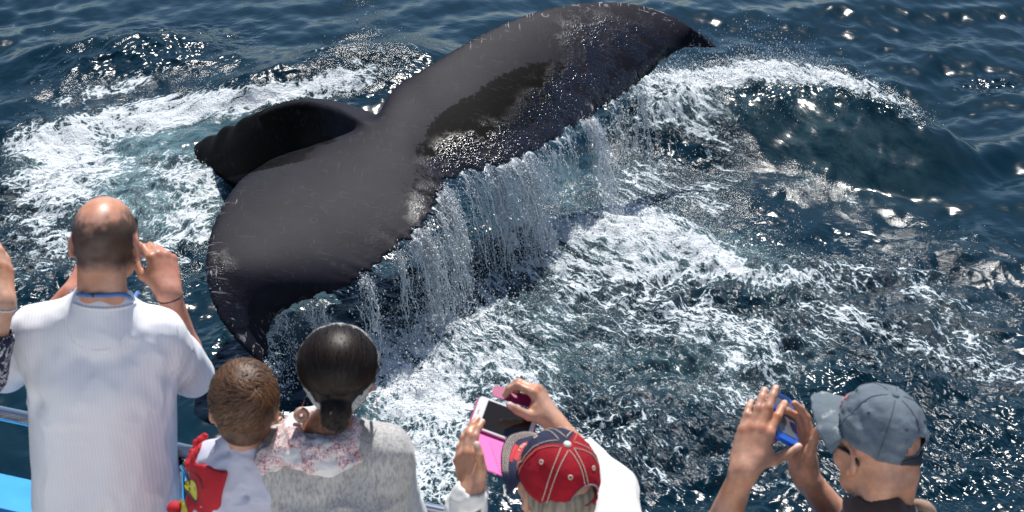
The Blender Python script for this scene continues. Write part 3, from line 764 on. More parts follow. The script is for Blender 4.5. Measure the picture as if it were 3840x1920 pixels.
def surface_nets(g, lo, h):
    n = g.shape; neg = g < 0
    c = np.zeros(tuple(k - 1 for k in n), np.int8)
    for dx in (0, 1):
        for dy in (0, 1):
            for dz in (0, 1):
                c += neg[dx:n[0] - 1 + dx, dy:n[1] - 1 + dy, dz:n[2] - 1 + dz]
    cell = np.stack(np.where((c > 0) & (c < 8)), -1)
    vid = np.full(c.shape, -1, np.int32); vid[cell[:, 0], cell[:, 1], cell[:, 2]] = np.arange(len(cell))
    acc = np.zeros((len(cell), 3)); cnt = np.zeros(len(cell))
    cs = [(a, b, d) for a in (0, 1) for b in (0, 1) for d in (0, 1)]
    val = {q: g[cell[:, 0] + q[0], cell[:, 1] + q[1], cell[:, 2] + q[2]] for q in cs}
    for q in cs:
        for ax in range(3):
            if q[ax] == 0:
                r = list(q); r[ax] = 1; a, b = val[q], val[tuple(r)]
                m = (a < 0) != (b < 0); t = a[m] / (a[m] - b[m])
                p = np.tile(np.array(q, float), (m.sum(), 1)); p[:, ax] += t
                acc[m] += p; cnt[m] += 1
    V = lo + (cell + acc / np.maximum(cnt, 1)[:, None]) * h
    F = []
    for ax in range(3):
        o1, o2 = [(1, 2), (2, 0), (0, 1)][ax]
        sl0 = [slice(1, k - 1) for k in n]; sl0[ax] = slice(0, n[ax] - 1); sl1 = list(sl0); sl1[ax] = slice(1, n[ax])
        A, Bq = neg[tuple(sl0)], neg[tuple(sl1)]
        e = np.stack(np.where(A != Bq), -1); fl = A[e[:, 0], e[:, 1], e[:, 2]]
        e = e + np.array([0 if k == ax else 1 for k in range(3)])
        q = []
        for s1, s2 in ((-1, -1), (0, -1), (0, 0), (-1, 0)):
            w = e.copy(); w[:, o1] += s1; w[:, o2] += s2; q.append(vid[w[:, 0], w[:, 1], w[:, 2]])
        q = np.stack(q, -1); q[~fl] = q[~fl][:, ::-1]; F.append(q)
    F = np.concatenate(F); return V, F[(F >= 0).all(1)]

# ------------------------------------------------------------------ anatomy
FING = [(.027, .088, -.002, .0106, (.044, .026, .021)), (.008, .093, 0, .0108, (.049, .030, .022)), (-.012, .088, -.002, .0103, (.045, .028, .021)), (-.030, .078, -.006, .0093, (.035, .021, .018))]
KNUCK = []
def add_hand(S, wrist, fdir, dorsal, side, fingers, thumb, sc=1.0, nails=None):
    """side 'R' or 'L'; fingers: 4 x (knuckle, middle, end bend, spread) in degrees; thumb: three directions in the hand frame (thumb side +x)"""
    R = frame(fdir, dorsal); t = -1.0 if side == 'R' else 1.0
    def W(p): return np.asarray(wrist) + R @ (np.array([p[0] * t, p[1], p[2]]) * sc)
    def Wd(p): return R @ np.array([p[0] * t, p[1], p[2]])
    S.rc(W((.012, -.01, 0)), W((.016, .03, -.003)), .019 * sc, .017 * sc, .02); S.rc(W((-.012, -.01, 0)), W((-.016, .03, -.004)), .018 * sc, .016 * sc, .02)
    for x, y, z, r, L in FING: S.rc(W((x * .55, .02, z)), W((x, y, z)), .0145 * sc, .0118 * sc, .012 * sc)
    S.rc(W((.018, .015, -.010)), W((.034, .052, -.016)), .017 * sc, .0135 * sc, .016 * sc)
    S.rc(W((-.020, .015, -.010)), W((-.027, .055, -.012)), .015 * sc, .013 * sc, .014 * sc)
    for (x, y, z, r, L), (b1, b2, b3, ab) in zip(FING, fingers):
        p = W((x, y, z)); a = 0.0; rr = r; KNUCK.append((p + Wd((0, 0, .010)) * sc, .011 * sc))
        for L_, b, k in zip(L, (b1, b2, b3), range(3)):
            a += math.radians(b); s_ = math.radians(ab)
            d = Wd((math.sin(s_) * math.cos(a), math.cos(s_) * math.cos(a), -math.sin(a)))
            q = p + d * L_ * sc
            S.rc(p, q, rr * sc, rr * .91 * sc, .005 * sc if k else .008 * sc)
            if k == 0: KNUCK.append((q + Wd((0, math.sin(a), math.cos(a))) * rr * .8 * sc, .010 * sc))
            p, rr = q, rr * .92
        if nails is not None: nails.append((p + d * .003 * sc + Wd((0, math.sin(a), math.cos(a))) * rr * .85 * sc, .0085 * sc))
    p = W((.020, .020, -.010)); rr = .0150
    for d, L_, k in zip(thumb, (.044, .034, .027), range(3)):
        d = Wd(nrm(d)); q = p + d * L_ * sc
        S.rc(p, q, rr * sc, rr * .84 * sc, .012 * sc if k == 0 else .005 * sc); p, rr = q, rr * .84
    if nails is not None: nails.append((p + Wd((0.3, 0.2, 1.0)) * rr * .75 * sc, .0095 * sc))
    return p
def add_head(S, c, R, s=1.0, ears=True, jaw=1.0):
    """skull, jaw, nose, brow, lips, ears"""
    def W(x, y, z): return np.asarray(c) + R @ (np.array([x, y, z]) * s)
    def E(p, r, k=.02, rr=None, sub=False): S.el(W(*p), np.array(r) * s, R if rr is None else R @ rr, k * s, sub)
    E((0, -.012, .030), (.077, .098, .088), .01); E((0, .012, -.005), (.070, .082, .080), .03)
    E((0, .036, -.050), (.056 * jaw, .056, .066), .03); S.rc(W(-.022, .070, -.098), W(.022, .070, -.098), .018 * s, .018 * s, .025 * s)
    S.rc(W(-.058, .0, -.045), W(-.030, .055, -.094), .016 * s, .016 * s, .03 * s); S.rc(W(.058, .0, -.045), W(.030, .055, -.094), .016 * s, .016 * s, .03 * s)
    S.rc(W(-.035, .083, .016), W(.035, .083, .016), .011 * s, .011 * s, .02 * s)                       # brow
    for sg in (-1, 1):
        E((sg * .031, .098, -.006), (.016, .012, .011), .012, sub=True); E((sg * .031, .080, -.006), (.0125, .0125, .0115), .004)
        E((sg * .045, .066, -.035), (.022, .02, .02), .02)                                                  # cheek
    S.rc(W(0, .092, .004), W(0, .108, -.032), .008 * s, .0115 * s, .010 * s)
    for sg in (-1, 1): E((sg * .011, .100, -.036), (.009, .010, .008), .006)
    S.rc(W(-.018, .090, -.062), W(.018, .090, -.062), .006 * s, .006 * s, .006 * s); S.rc(W(-.015, .088, -.073), W(.015, .088, -.073), .007 * s, .007 * s, .006 * s)
    if ears:
        for sg in (-1, 1):
            rr = np.array(Matrix.Rotation(math.radians(sg * 22), 3, 'Z') @ Matrix.Rotation(math.radians(-12), 3, 'X'))
            E((sg * .080, -.008, -.010), (.010, .021, .034), .006, rr)
            E((sg * .087, -.001, -.004), (.006, .012, .020), .006, rr, True)
            E((sg * .080, .004, -.040), (.007, .009, .010), .008, rr)
def add_torso(S, H, shL, shR, hipc, w=.10, r=.105, wd=.085, rd=.105, neck_r=.056, grow=0.0, k=.07, neck=True, Rh=None):
    nb = (np.asarray(shL) + shR) / 2 + [0, 0, .055]
    if neck:
        a = np.asarray(H) + (np.eye(3) if Rh is None else Rh) @ np.array([0, -.022, -.055])
        S.rc(a, nb + [0, .0, .02], neck_r + grow, neck_r * 1.06 + grow, .03)
    for sh in (shL, shR):
        sh = np.asarray(sh, float); S.rc(nb, sh, .062 + grow, .056 + grow, .04)
        t = .45; c = nb * t + sh * (1 - t); top = nb + (sh - nb) * (w / max(np.linalg.norm(sh - nb), .05)) + [0, .015, -.10]
        sx = np.sign(sh[0] - nb[0]) or 1
        S.rc(top, np.asarray(hipc) + [sx * wd, 0, 0], r + grow, rd + grow, k)
    return nb
def add_arm(S, sh, elb, wr, r0=.050, r1=.043, r2=.027, grow=0.0):
    sh, elb, wr = map(lambda q: np.asarray(q, float), (sh, elb, wr)); m = elb + (wr - elb) * .30
    S.rc(sh, elb, r0 + grow, r1 + grow, .03); S.rc(elb, m, r1 * .93 + grow, r1 * .96 + grow, .02); S.rc(m, wr, r1 * .96 + grow, r2 + grow, .02)
def paint(V, base, spots):
    global KNUCK
    b_ = np.asarray(base); spots = [(c, r, b_ * [.93, .78, .74], .7) for c, r in KNUCK] + list(spots); KNUCK.clear()
    return paint_(V, base, spots)
def paint_(V, base, spots):
    """per-vertex colour: base, then (centre, radius, colour, softness) spots"""
    C = np.tile(np.asarray(base, np.float32), (len(V), 1))
    for c, r, col, soft in spots:
        w = (1 - sstep(1 - soft, 1 + soft, np.linalg.norm(V - c, axis=1) / r))[:, None]; C = C * (1 - w) + np.asarray(col, np.float32) * w
    return C
def skin_mat(name, rough=0.48, hairy=0.0):
    M = Mat(name); co = M.coord()
    n = M.noise(co, 38, 5, .65); n2 = M.noise(co, 130, 2, .6)
    c = M.attr('Col', 'Color')
    hs = M.node('HueSaturation', Color=c, Value=M.ramp(n, .25, .75, a=.84, b=1.14), Saturation=M.ramp(M.noise(co, 15, 4), .3, .7, a=.92, b=1.12))
    col = hs.outputs[0]
    if hairy:
        hr = M.noise(M.coord((260, 900, 260), rot=(0.3, 0.5, 0.2)), 1.0, 3, .7); col = M.mix(M.ramp(hr, .60, .72, b=hairy), col, (.10, .05, .03))
    M.P(Base_Color=col, Roughness=rough, Subsurface_Weight=0.08, Subsurface_Scale=0.01, Normal=M.bump(M.math('ADD', n2, M.math('MULTIPLY', n, 1.2)), .22, .0016))
    return M.m
def cloth_mat(name, col, weave=330, rough=.85, ribs=None, mottle=0.0, col2=None, bumpd=.0012, sheen=.15, uneven=.05):
    M = Mat(name); co = M.coord()
    n = M.noise(co, min(weave, 330), 1, .5) if weave > 1 else 0.0; big = M.noise(co, 14, 5, .6)
    base = M.mix(M.ramp(big, .3, .7), tuple(c * (1 - uneven) for c in col), tuple(min(1, c * (1 + uneven)) for c in col))
    if mottle:
        fl = M.noise(M.coord((170, 170, 45)), 1.0, 3, .65); base = M.mix(M.ramp(fl, .40, .66, b=mottle), base, col2)
    h = n
    if ribs:
        sx = M.node('SeparateXYZ'); M.t.links.new(co, sx.inputs[0])
        w = M.math('SINE', M.math('MULTIPLY', sx.outputs[0], ribs)); h = M.math('ADD', M.math('MULTIPLY', n, .5), M.math('MULTIPLY', w, .5))
        base = M.mix(M.ramp(w, -1, 1, a=.10, b=0.0), base, (.40, .40, .46))
    M.P(Base_Color=base, Roughness=rough, Sheen_Weight=sheen, Normal=M.bump(h, .22, bumpd))
    return M.m
def folds(amp, scale, seed, stretch=(1, 1, 1), mask=None, ridged=True):
    def f(P):
        q = P * np.array(stretch) * scale; w = fbm(q + 0.5 * vnoise(q * .7, seed + 9)[:, None], 3, seed, .5)
        w = (1 - np.abs(w) * 2.0) if ridged else w
        a = amp * w
        if mask is not None: a = a * mask(P)
        return -a.astype(np.float32)
    return f
def ribbons(paths, width, normals=None):
    """flat strands: paths (n,k,3) -> quads"""
    n, k, _ = paths.shape
    T = np.gradient(paths, axis=1); T /= np.linalg.norm(T, axis=2, keepdims=True) + 1e-9
    Nn = normals if normals is not None else np.tile(np.array([0, -.6, .8]), (n, k, 1))
    S_ = np.cross(T, Nn); S_ /= np.linalg.norm(S_, axis=2, keepdims=True) + 1e-9
    w = np.asarray(width).reshape(-1, 1, 1) * np.interp(np.linspace(0, 1, k), [0, .15, .7, 1], [.8, 1, .8, .1])[None, :, None]
    V = np.stack([paths - S_ * w, paths + S_ * w], 2).reshape(-1, 3)
    i, j = np.meshgrid(np.arange(n), np.arange(k - 1), indexing='ij'); b = (i * k + j) * 2
    return V, np.stack([b, b + 1, b + 3, b + 2], -1).reshape(-1, 4)
def hair_mat(name, dark, light, rough=.35, spec=.6):
    M = Mat(name); c = M.attr('tone')
    M.P(Base_Color=M.mix(c, dark, light), Roughness=rough, Specular_IOR_Level=spec)
    return M.m
def legs(T, hipc, mat_tr, mat_sh, parent, yaw=0.0, r=.088):
    """trousers and shoes down to the deck"""
    Rz = rotm(yaw); hipc = np.asarray(hipc, float)
    S = Solid(); S.el(hipc + [0, 0, -.01], (.165, .115, .12), Rz, .05)
    for sg in (-1, 1):
        kn = np.array([hipc[0], hipc[1], DECK]) + Rz @ np.array([sg * .10, .03, .48]); an = np.array([hipc[0], hipc[1], DECK]) + Rz @ np.array([sg * .11, 0, .07])
        S.rc(hipc + Rz @ np.array([sg * .085, 0, -.06]), kn, r, .066, .04); S.rc(kn, an, .066, .056, .03)
    V, F = S.mesh(.014); mesh_np('trousers', V, F, mat_tr, parent)
    for sg in (-1, 1):
        an = np.array([hipc[0], hipc[1], DECK]) + Rz @ np.array([sg * .11, 0, .05])
        S = Solid(); S.rc(an + Rz @ np.array([0, -.04, .0]), an + Rz @ np.array([0, .15, -.012]), .044, .036, .02); S.el(an + [0, 0, .03], (.045, .055, .05), Rz, .03); S.plane(an + [0, 0, -.05 + .001], (0, 0, -1), .004)
        V, F = S.mesh(.011); mesh_np('shoe', V, F, mat_sh, parent)
# ------------------------------------------------------------------ the boat the people stand on
DECK = 2.45
steel = simple('polished_steel', (.62, .63, .65), rough=.16, metal=1.0, bump_scale=60, bump_str=.05)
blue_paint = simple('blue_paint', (.035, .30, .66), rough=.38, var=.12, var_scale=6, bump_scale=40, bump_str=.15)
white_paint = simple('white_paint', (.80, .80, .79), rough=.45, var=.06)
deck_mat = simple('deck_paint', (.60, .60, .59), rough=.8, bump_scale=300, bump_str=.4, var=.1)
RAIL_Z = 3.46
def rail_pt(u, v): return at_z(u, v, RAIL_Z)
r0, r1, r2 = rail_pt(30, 1556), rail_pt(700, 1695), rail_pt(1560, 1905)
dirL = nrm(r0 - r1)
rail_path = np.array([r0 + dirL * 2.5, r0 + dirL * 1.2, r0, (r0 + r1) / 2, r1, (r1 + r2) / 2, r2, r2 + np.array([.35, -.10, 0]), r2 + np.array([.8, -.16, 0]), r2 + np.array([1.4, -.20, 0]), r2 + np.array([2.4, -.30, 0])])
rail_path = catmull(rail_path, 80)
boat = empty('tour_boat', (0, 1.5, DECK))
tag(boat, 'blue and white tour boat with steel handrail along its deck edge', 'boat')
V, F = tube(rail_path, .021, 14); mesh_np('handrail', V, F, steel, boat)
edge = rail_path.copy()
Tn = np.gradient(edge, axis=0); Tn /= np.linalg.norm(Tn, axis=1, keepdims=True); inb = np.stack([Tn[:, 1], -Tn[:, 0], 0 * Tn[:, 0]], -1)   # towards the boat
GZ = 3.215
def loft(rows, closed=True):
    R = np.stack(rows, 1); n, k = R.shape[:2]; kk = k if closed else k - 1
    i, j = np.meshgrid(np.arange(n - 1), np.arange(kk), indexing='ij'); jn = (j + 1) % k
    return R.reshape(-1, 3), np.stack([i * k + j, i * k + jn, (i + 1) * k + jn, (i + 1) * k + j], -1).reshape(-1, 4)
def at_off(o, z): q = edge + inb * o; q[:, 2] = z; return q
V, F = loft([at_off(-.04, GZ), at_off(-.04, GZ - .035), at_off(.26, GZ - .035), at_off(.26, GZ), at_off(.25, GZ + .006), at_off(-.03, GZ + .006)]); mesh_np('gunwale', V, F, blue_paint, boat, smooth=False)
V, F = loft([at_off(.0, GZ - .036), at_off(.05, DECK - .3), at_off(.30, .1), at_off(.40, -.8), at_off(.52, -.8), at_off(.40, .1), at_off(.17, DECK - .3), at_off(.12, GZ - .036)]); mesh_np('hull_side', V, F, white_paint, boat, smooth=False)
V, F = loft([at_off(.125, DECK), at_off(.125, DECK - .05), at_off(5.0, DECK - .05), at_off(5.0, DECK)]); mesh_np('deck', V, F, deck_mat, boat, smooth=False)
V, F = box_vf(0.2, 1.16, (DECK + 4.5) / 2, 6.0, .1, 4.5 - DECK - .002); mesh_np('cabin_wall', V, F, white_paint, boat, smooth=False)
V, F = box_vf(0.2, -.6, 4.55, 6.2, 3.6, .10); mesh_np('upper_deck', V, F, white_paint, boat, smooth=False)
# stanchions, one of them a slanting brace seen beside the man in white
for k in (4, 13, 31, 52, 62, 72):
    p = rail_path[k]; q = p + inb[k] * .03; q[2] = GZ
    V, F = tube([p, (p + q) / 2, q], .014, 10, caps=False); mesh_np('stanchion', V, F, steel, boat)
top = rail_pt(668, 1712) - [0, 0, .018]; bot = at_z(742, 1868, GZ + .01)
for k in (0, 1):
    d = np.array([.035 * k, -.012 * k, 0]); V, F = tube([top + d, (top + bot) / 2 + d, bot + d], .012, 10, caps=False); mesh_np('brace', V, F, steel, boat)
# ------------------------------------------------------------------ people at the rail
denim = cloth_mat('blue_denim', (.06, .09, .16)); dark_cloth = cloth_mat('dark_cloth', (.03, .03, .035)); shoe_mat = simple('shoe_leather', (.05, .045, .04), rough=.5)
black_plastic = simple('black_plastic', (.012, .012, .014), rough=.3)
def person(base_xy, label):
    e = empty('person', (base_xy[0], base_xy[1], DECK)); tag(e, label, 'person', 'people watching from the boat rail'); return e
def band(S, pts, r, sides=8, off=0.0):
    V, F = tube(catmull(np.asarray(pts), max(24, 6 * len(pts))), r, sides); return V, F
def ring_on(S, c, ax, n=40, rmax=.2, off=.001, ref=None):
    ax = nrm(ax); x = nrm(np.cross(ax, [0.3, 0.9, 0.2] if ref is None else ref)); y = np.cross(ax, x)
    a = np.linspace(0, 2 * math.pi, n, endpoint=False); p = S.out(c, [math.cos(t) * x + math.sin(t) * y for t in a], rmax, off)
    return p
def closed_tube(P, r, sides=8):
    P = np.vstack([P, P[:1], P[1:2]]); V, F = tube(P, r, sides, caps=False); return V, F

# ---- bald man in a white ribbed shirt, filming with his phone
H = at_d(397, 905, 4.5); Rm = rotm(-3, -6, 1)
man = person(H[:2] + [0, -.02], 'balding man in white ribbed shirt with blue neck cord, holding a phone to his face')
shL, shR = H + [-.200, -.015, -.250], H + [.108, -.015, -.262]; hip = H + [-.084, -.03, -.80]
eR = at_d(716, 1402, 4.88); wR = at_d(632, 1090, 4.74); eL = at_d(22, 1385, 4.84); wL = at_d(268, 1100, 4.80)
B = Solid(); nails = []
add_torso(B, H, shL, shR, hip, neck_r=.062, Rh=Rm, grow=-.012)
add_head(B, H, Rm, 1.0)
for sg in (-1, 1): B.rc(H + Rm @ np.array([sg * .028, -.060, -.050]), H + Rm @ np.array([sg * .030, -.055, -.115]), .030, .032, .03)
add_arm(B, shR, eR, wR, r1=.045, r2=.028); add_arm(B, shL, eL, wL, r1=.045, r2=.028)
add_hand(B, wR, cv(-.22, .95, .12), cv(.50, .10, -.80), 'R', [(42, 22, 10, 4), (52, 42, 20, 0), (56, 52, 25, -3), (60, 55, 25, -6)], [(.55, .70, -.45), (.25, .95, -.25), (.05, 1, -.1)], 1.08, nails)
add_hand(B, wL, cv(.35, .85, .30), cv(-.6, .2, -.7), 'L', [(42, 30, 15, 4), (52, 42, 20, 0), (56, 52, 25, -3), (60, 55, 25, -6)], [(.55, .70, -.45), (.25, .95, -.25), (.05, 1, -.1)], 1.0, nails)
lo, hi = B.bounds(); lo[2] = H[2] - .62
V, F = B.mesh(.0036, lo, hi)
sk = (.50, .245, .155)
C = paint(V, sk, [(q, r, (.62, .36, .28), .4) for q, r in nails])
L = (V - H) @ Rm
nzv = fbm(V * 60, 3, 7)
# stubble: a ring of short dark hair round the bald crown
el_ = np.sqrt((L[:, 0] / .078) ** 2 + ((L[:, 1] + .012) / .098) ** 2 + ((L[:, 2] - .03) / .088) ** 2)
crown = sstep(.052, .074, np.hypot(L[:, 0] * 1.0, (L[:, 1] - .005) * .66) + .007 * nzv)          # 0 on the bald top
crown = np.maximum(crown, 1 - sstep(.035, .060, L[:, 2]))
low = sstep(-.078, -.040, L[:, 2] + .25 * np.clip(L[:, 1], -.1, .05) + .006 * nzv)
fr = 1 - sstep(.030, .055, L[:, 1])
onhead = (L[:, 2] > -.11) & (np.abs(L[:, 0]) < .0835) & (L[:, 1] > -.13)
ear = (np.abs(L[:, 0]) > .077) & (L[:, 1] > -.034) & (L[:, 2] < .03)
w = (crown * low * fr * onhead * (~ear))[:, None] * .93
C = C * (1 - w) + np.array([.050, .029, .020]) * (1 + .35 * nzv[:, None]) * w
top = (1 - crown) * (L[:, 2] > .05) * onhead; C = C * (1 - .25 * top[:, None]) + np.array([.62, .28, .19]) * .25 * top[:, None]
C[ear] = C[ear] * .4 + np.array([.55, .22, .15]) * .6
mesh_np('body', V, F, skin_mat('skin_tanned', .42, .0), man, attrs={'Col': np.clip(C, 0, 1)})
# short hair standing off the stubble
# shirt
S = Solid()
add_torso(S, H, shL, shR, hip + [0, 0, -.12], w=.086, r=.106, wd=.078, rd=.114, grow=.0, neck=False)
S.rc(H + [-.105, -.045, -.40], H + [-.140, -.03, -.75], .10, .10, .06); S.rc(H + [.004, -.045, -.40], H + [-.032, -.03, -.75], .10, .10, .06)
for sh, el in ((shL, eL), (shR, eR)):
    d = nrm(el - sh); S.rc(sh + [0, 0, -.01], sh + (el - sh) * .6, .066, .064, .04); S.rc(sh + (el - sh) * .6, el + d * .006, .064, .063, .02)
nbm = (shL + shR) / 2 + [.030, 0, .055]
S.rc(nbm + [0, -.012, -.02], nbm + [0, -.012, .042], .088, .072, .03)
S.rc(nbm + [0, .012, .045], nbm + [0, .04, .19], .064, .074, .006, sub=True)
for sh, el, wr in ((shL, eL, wL), (shR, eR, wR)):
    S.rc(el, wr, .050, .050, .006, sub=True)
armp = [shL + [.02, -.03, -.11], shR + [-.02, -.03, -.11]]
def mk(P):
    m = .35 + 1.4 * sum(np.exp(-((P - a) ** 2).sum(1) / .012) for a in armp) + .9 * np.clip((H[2] - .55 - P[:, 2]) * 3, 0, 1)
    return m
S.noise = folds(.0075, 7.0, 31, (1.2, 1.2, .7), mk)
V, F = S.mesh(.0062)
shirt_mat = cloth_mat('white_rib_knit', (.80, .80, .83), ribs=2 * math.pi / .0090, weave=0.1, uneven=.02, sheen=.1)
mesh_np('shirt', V, F, shirt_mat, man)
def seam(S, pix, r, mat, name, parent, lift=.0006):
    P = np.array([S.hit(u, v) for u, v in pix]); P = catmull(P, 10 * len(P)) - nrm(CF) * lift
    V, F = tube(P, r, 5); return mesh_np(name, V, F, mat, parent)
seam_mat = cloth_mat('shirt_seam', (.80, .80, .83))
seam(S, [(247, 1150), (250, 1210), (268, 1270), (305, 1302), (360, 1313), (410, 1306), (452, 1276), (470, 1235), (480, 1165)], .0009, seam_mat, 'yoke_seam', man)
seam(S, [(275, 1137), (310, 1154), (360, 1162), (420, 1162), (475, 1152), (510, 1136)], .0024, seam_mat, 'collar_seam', man)
seam(S, [(640, 1185), (668, 1245), (662, 1330), (640, 1430)], .0014, seam_mat, 'sleeve_seam', man)
seam(S, [(272, 1136), (310, 1150), (360, 1157), (420, 1157), (475, 1148), (510, 1135)], .0050, shirt_mat, 'collar', man, .0)
cord = [B.hit(u, v) - CF * .003 for u, v in [(268, 1098), (300, 1104), (345, 1108), (400, 1107), (450, 1104), (485, 1112), (500, 1122)]]
cord = [cord[0] + [-.012, .05, .012]] + cord + [cord[-1] + [.004, .05, -.004]]
V, F = tube(catmull(np.array(cord), 60), .0052, 9); cd = mesh_np('neck_cord', V, F, simple('blue_cord', (.07, .20, .48), rough=.7, bump_scale=900), man)
p = B.hit(352, 1108) - CF * .006; V, F = tube([p + cv(-.004, .0, 0), p, p + cv(.004, 0, 0)], .0075, 10); mesh_np('cord_toggle', V, F, black_plastic, cd)
pr = ring_on(B, wR + (eR - wR) * .06, wR - eR, off=.0004, rmax=.07); V, F = closed_tube(pr, .0024); mesh_np('wristband', V, F, simple('black_rubber', (.012, .011, .011), rough=.6), man)
legs(None, hip + [0, 0, -.05], denim, shoe_mat, man, 0)
# his phone, held at his right eye
def slab(name, c, R, sx, sy, sz, mat, parent=None, rad=.006, label=None, cat=None):
    bm = bmesh.new(); bmesh.ops.create_cube(bm, size=1.0)
    bmesh.ops.scale(bm, vec=(sx, sy, sz), verts=bm.verts)
    bmesh.ops.bevel(bm, geom=[e for e in bm.edges if abs((e.verts[0].co - e.verts[1].co).normalized().z) > .9], offset=rad, segments=4, affect='EDGES', profile=.5)
    me = bpy.data.meshes.new(name); bm.to_mesh(me); bm.free()
    Vv = np.array([v.co[:] for v in me.vertices]) @ np.asarray(R).T + np.asarray(c); Ff = [list(p.vertices) for p in me.polygons]; bpy.data.meshes.remove(me)
    o = mesh_np(name, Vv, Ff, mat, parent, smooth=False, origin=None if parent is not None else tuple(c))
    if label: tag(o, label, cat)
    return o
Rp = Rm @ rotm(0, 90, 0)
pc = H + Rm @ np.array([.012, .135, -.045])
ph = empty('phone', tuple(pc)); tag(ph, 'small black phone held to his eye by the man in the white shirt', 'phone')
slab('case', pc, Rp, .070, .12, .010, black_plastic, ph); slab('screen', pc - Rp @ np.array([0, 0, -.0055]), Rp, .062, .104, .001, simple('phone_glass', (.01, .012, .015), rough=.05), ph, .003)
# ---- woman with dark tied-back hair and a grey sweater, and the boy she holds
def surf_strands(c, R, rad, roots_dir, target_fn, n_steps, step, lift, seed, jitter=.15):
    """strands that run along an ellipsoid (centre c, frame R, radii rad) from given directions"""
    r = np.random.default_rng(seed)
    q = roots_dir / np.linalg.norm(roots_dir, axis=1, keepdims=True)
    P = q * rad; out = []; nor = []
    jit = r.normal(0, jitter, P.shape)
    lf = lift * r.uniform(.3, 1.0, len(P))
    for k in range(n_steps):
        nn = P / (np.array(rad) ** 2); nn /= np.linalg.norm(nn, axis=1, keepdims=True)
        out.append(P + nn * (lf * (0.4 + 0.6 * math.sin(math.pi * min(1, (k + .5) / n_steps))))[:, None]); nor.append(nn)
        d = target_fn(P) ; d = d / (np.linalg.norm(d, axis=1, keepdims=True) + 1e-9) + jit
        d -= nn * (d * nn).sum(1, keepdims=True); d /= np.linalg.norm(d, axis=1, keepdims=True) + 1e-9
        P = P + d * np.asarray(step).reshape(-1, 1); P = P / np.sqrt(((P / rad) ** 2).sum(1, keepdims=True))
    out = np.stack(out, 1) @ R.T + c; nor = np.stack(nor, 1) @ R.T
    return out, nor
H2 = at_d(1272, 1400, 4.2); R2 = rotm(0, -8, -2)
woman = person(H2[:2] + [0, -.03], 'woman with dark tied-back hair, silvery headband and heathered grey sweater')
sL, sR = H2 + [-.162, .015, -.250], H2 + [.092, -.02, -.215]; hip2 = H2 + [-.02, -.02, -.74]
e2L, w2L = H2 + [-.30, .12, -.46], H2 + [-.33, .30, -.40]; e2R, w2R = H2 + [.125, .08, -.48], H2 + [.05, .28, -.46]
B2 = Solid(); nails = []
add_torso(B2, H2, sL, sR, hip2, w=.085, r=.088, wd=.075, rd=.095, neck_r=.052, Rh=R2, grow=-.012); add_head(B2, H2, R2, .92)
add_arm(B2, sL, e2L, w2L, .045, .038, .024); add_arm(B2, sR, e2R, w2R, .045, .038, .024)
relaxed = [(25, 35, 20, 3), (28, 38, 20, 0), (30, 40, 22, -3), (32, 42, 22, -6)]; rthumb = [(.6, .7, -.35), (.4, .9, -.2), (.25, 1, -.1)]
add_hand(B2, w2L, (.3, .9, .1), (-.5, .2, .8), 'L', relaxed, rthumb, .9, nails); add_hand(B2, w2R, (-.5, .8, .1), (.2, .2, .9), 'R', relaxed, rthumb, .9, nails)
lo, hi = B2.bounds(); lo[2] = H2[2] - .60
V, F = B2.mesh(.0042, lo, hi)
C = paint(V, (.30, .135, .080), [(q, r, (.45, .25, .2), .4) for q, r in nails])
mesh_np('body', V, F, skin_mat('skin_brown', .45), woman, attrs={'Col': C})
# hair: smooth cap, low bun, fine strands over both
hc = H2 + R2 @ np.array([0, -.010, .030]); hr = np.array([.0915, .098, .086])
HS = Solid(); HS.el(hc, hr, R2, .01); HS.el(H2 + R2 @ np.array([0, -.050, -.030]), (.056, .046, .050), R2, .03); HB = Solid(); HB.ops = list(HS.ops)
bunc = H2 + R2 @ np.array([-.004, -.092, -.062]); HS.el(bunc, (.036, .036, .044), R2, .008)
HS.el(H2 + R2 @ np.array([0, .085, -.055]), (.085, .085, .100), R2, .02, sub=True)
for sgx in (-1, 1): HS.el(H2 + R2 @ np.array([sgx * .088, .0, -.030]), (.026, .034, .046), R2, .01, sub=True)
HS.noise = lambda P: (-.0036 * vnoise(((P - hc) @ R2) * [120, 16, 24], 4) - .0015 * vnoise(((P - hc) @ R2) * [45, 10, 10], 5)).astype(np.float32)
V, F = HS.mesh(.0042)
tone = np.clip(.25 + .45 * vnoise(((V - hc) @ R2) * [120, 14, 24], 8), 0, 1)
hair2 = hair_mat('dark_brown_hair', (.005, .0030, .0026), (.024, .013, .009), .46, .25)
hair2b = hair2; ho = mesh_np('hair', V, F, hair2, woman, attrs={'tone': tone})
r = np.random.default_rng(21); nS = 4200
dirs = r.normal(0, 1, (nS, 3)); dirs[:, 2] = np.abs(dirs[:, 2]) * .9 - .25; dirs[:, 1] -= .25
tgt = np.array([0, -.098, -.080])
P_, N_ = surf_strands(hc, R2, hr * 1.006, dirs, lambda P: tgt - P, 9, r.uniform(.008, .017, nS), .0062, 22, .11)
ok = ((P_ - H2) @ R2)[:, :, 1].max(1) < .075; P_, N_ = P_[ok], N_[ok]
V, F = ribbons(P_, r.uniform(.0005, .0011, len(P_)), N_); mesh_np('hair_strands', V, F, hair2, ho, attrs={'tone': np.repeat(np.clip(r.normal(.5, .45, len(P_)), 0, 1), 18)})
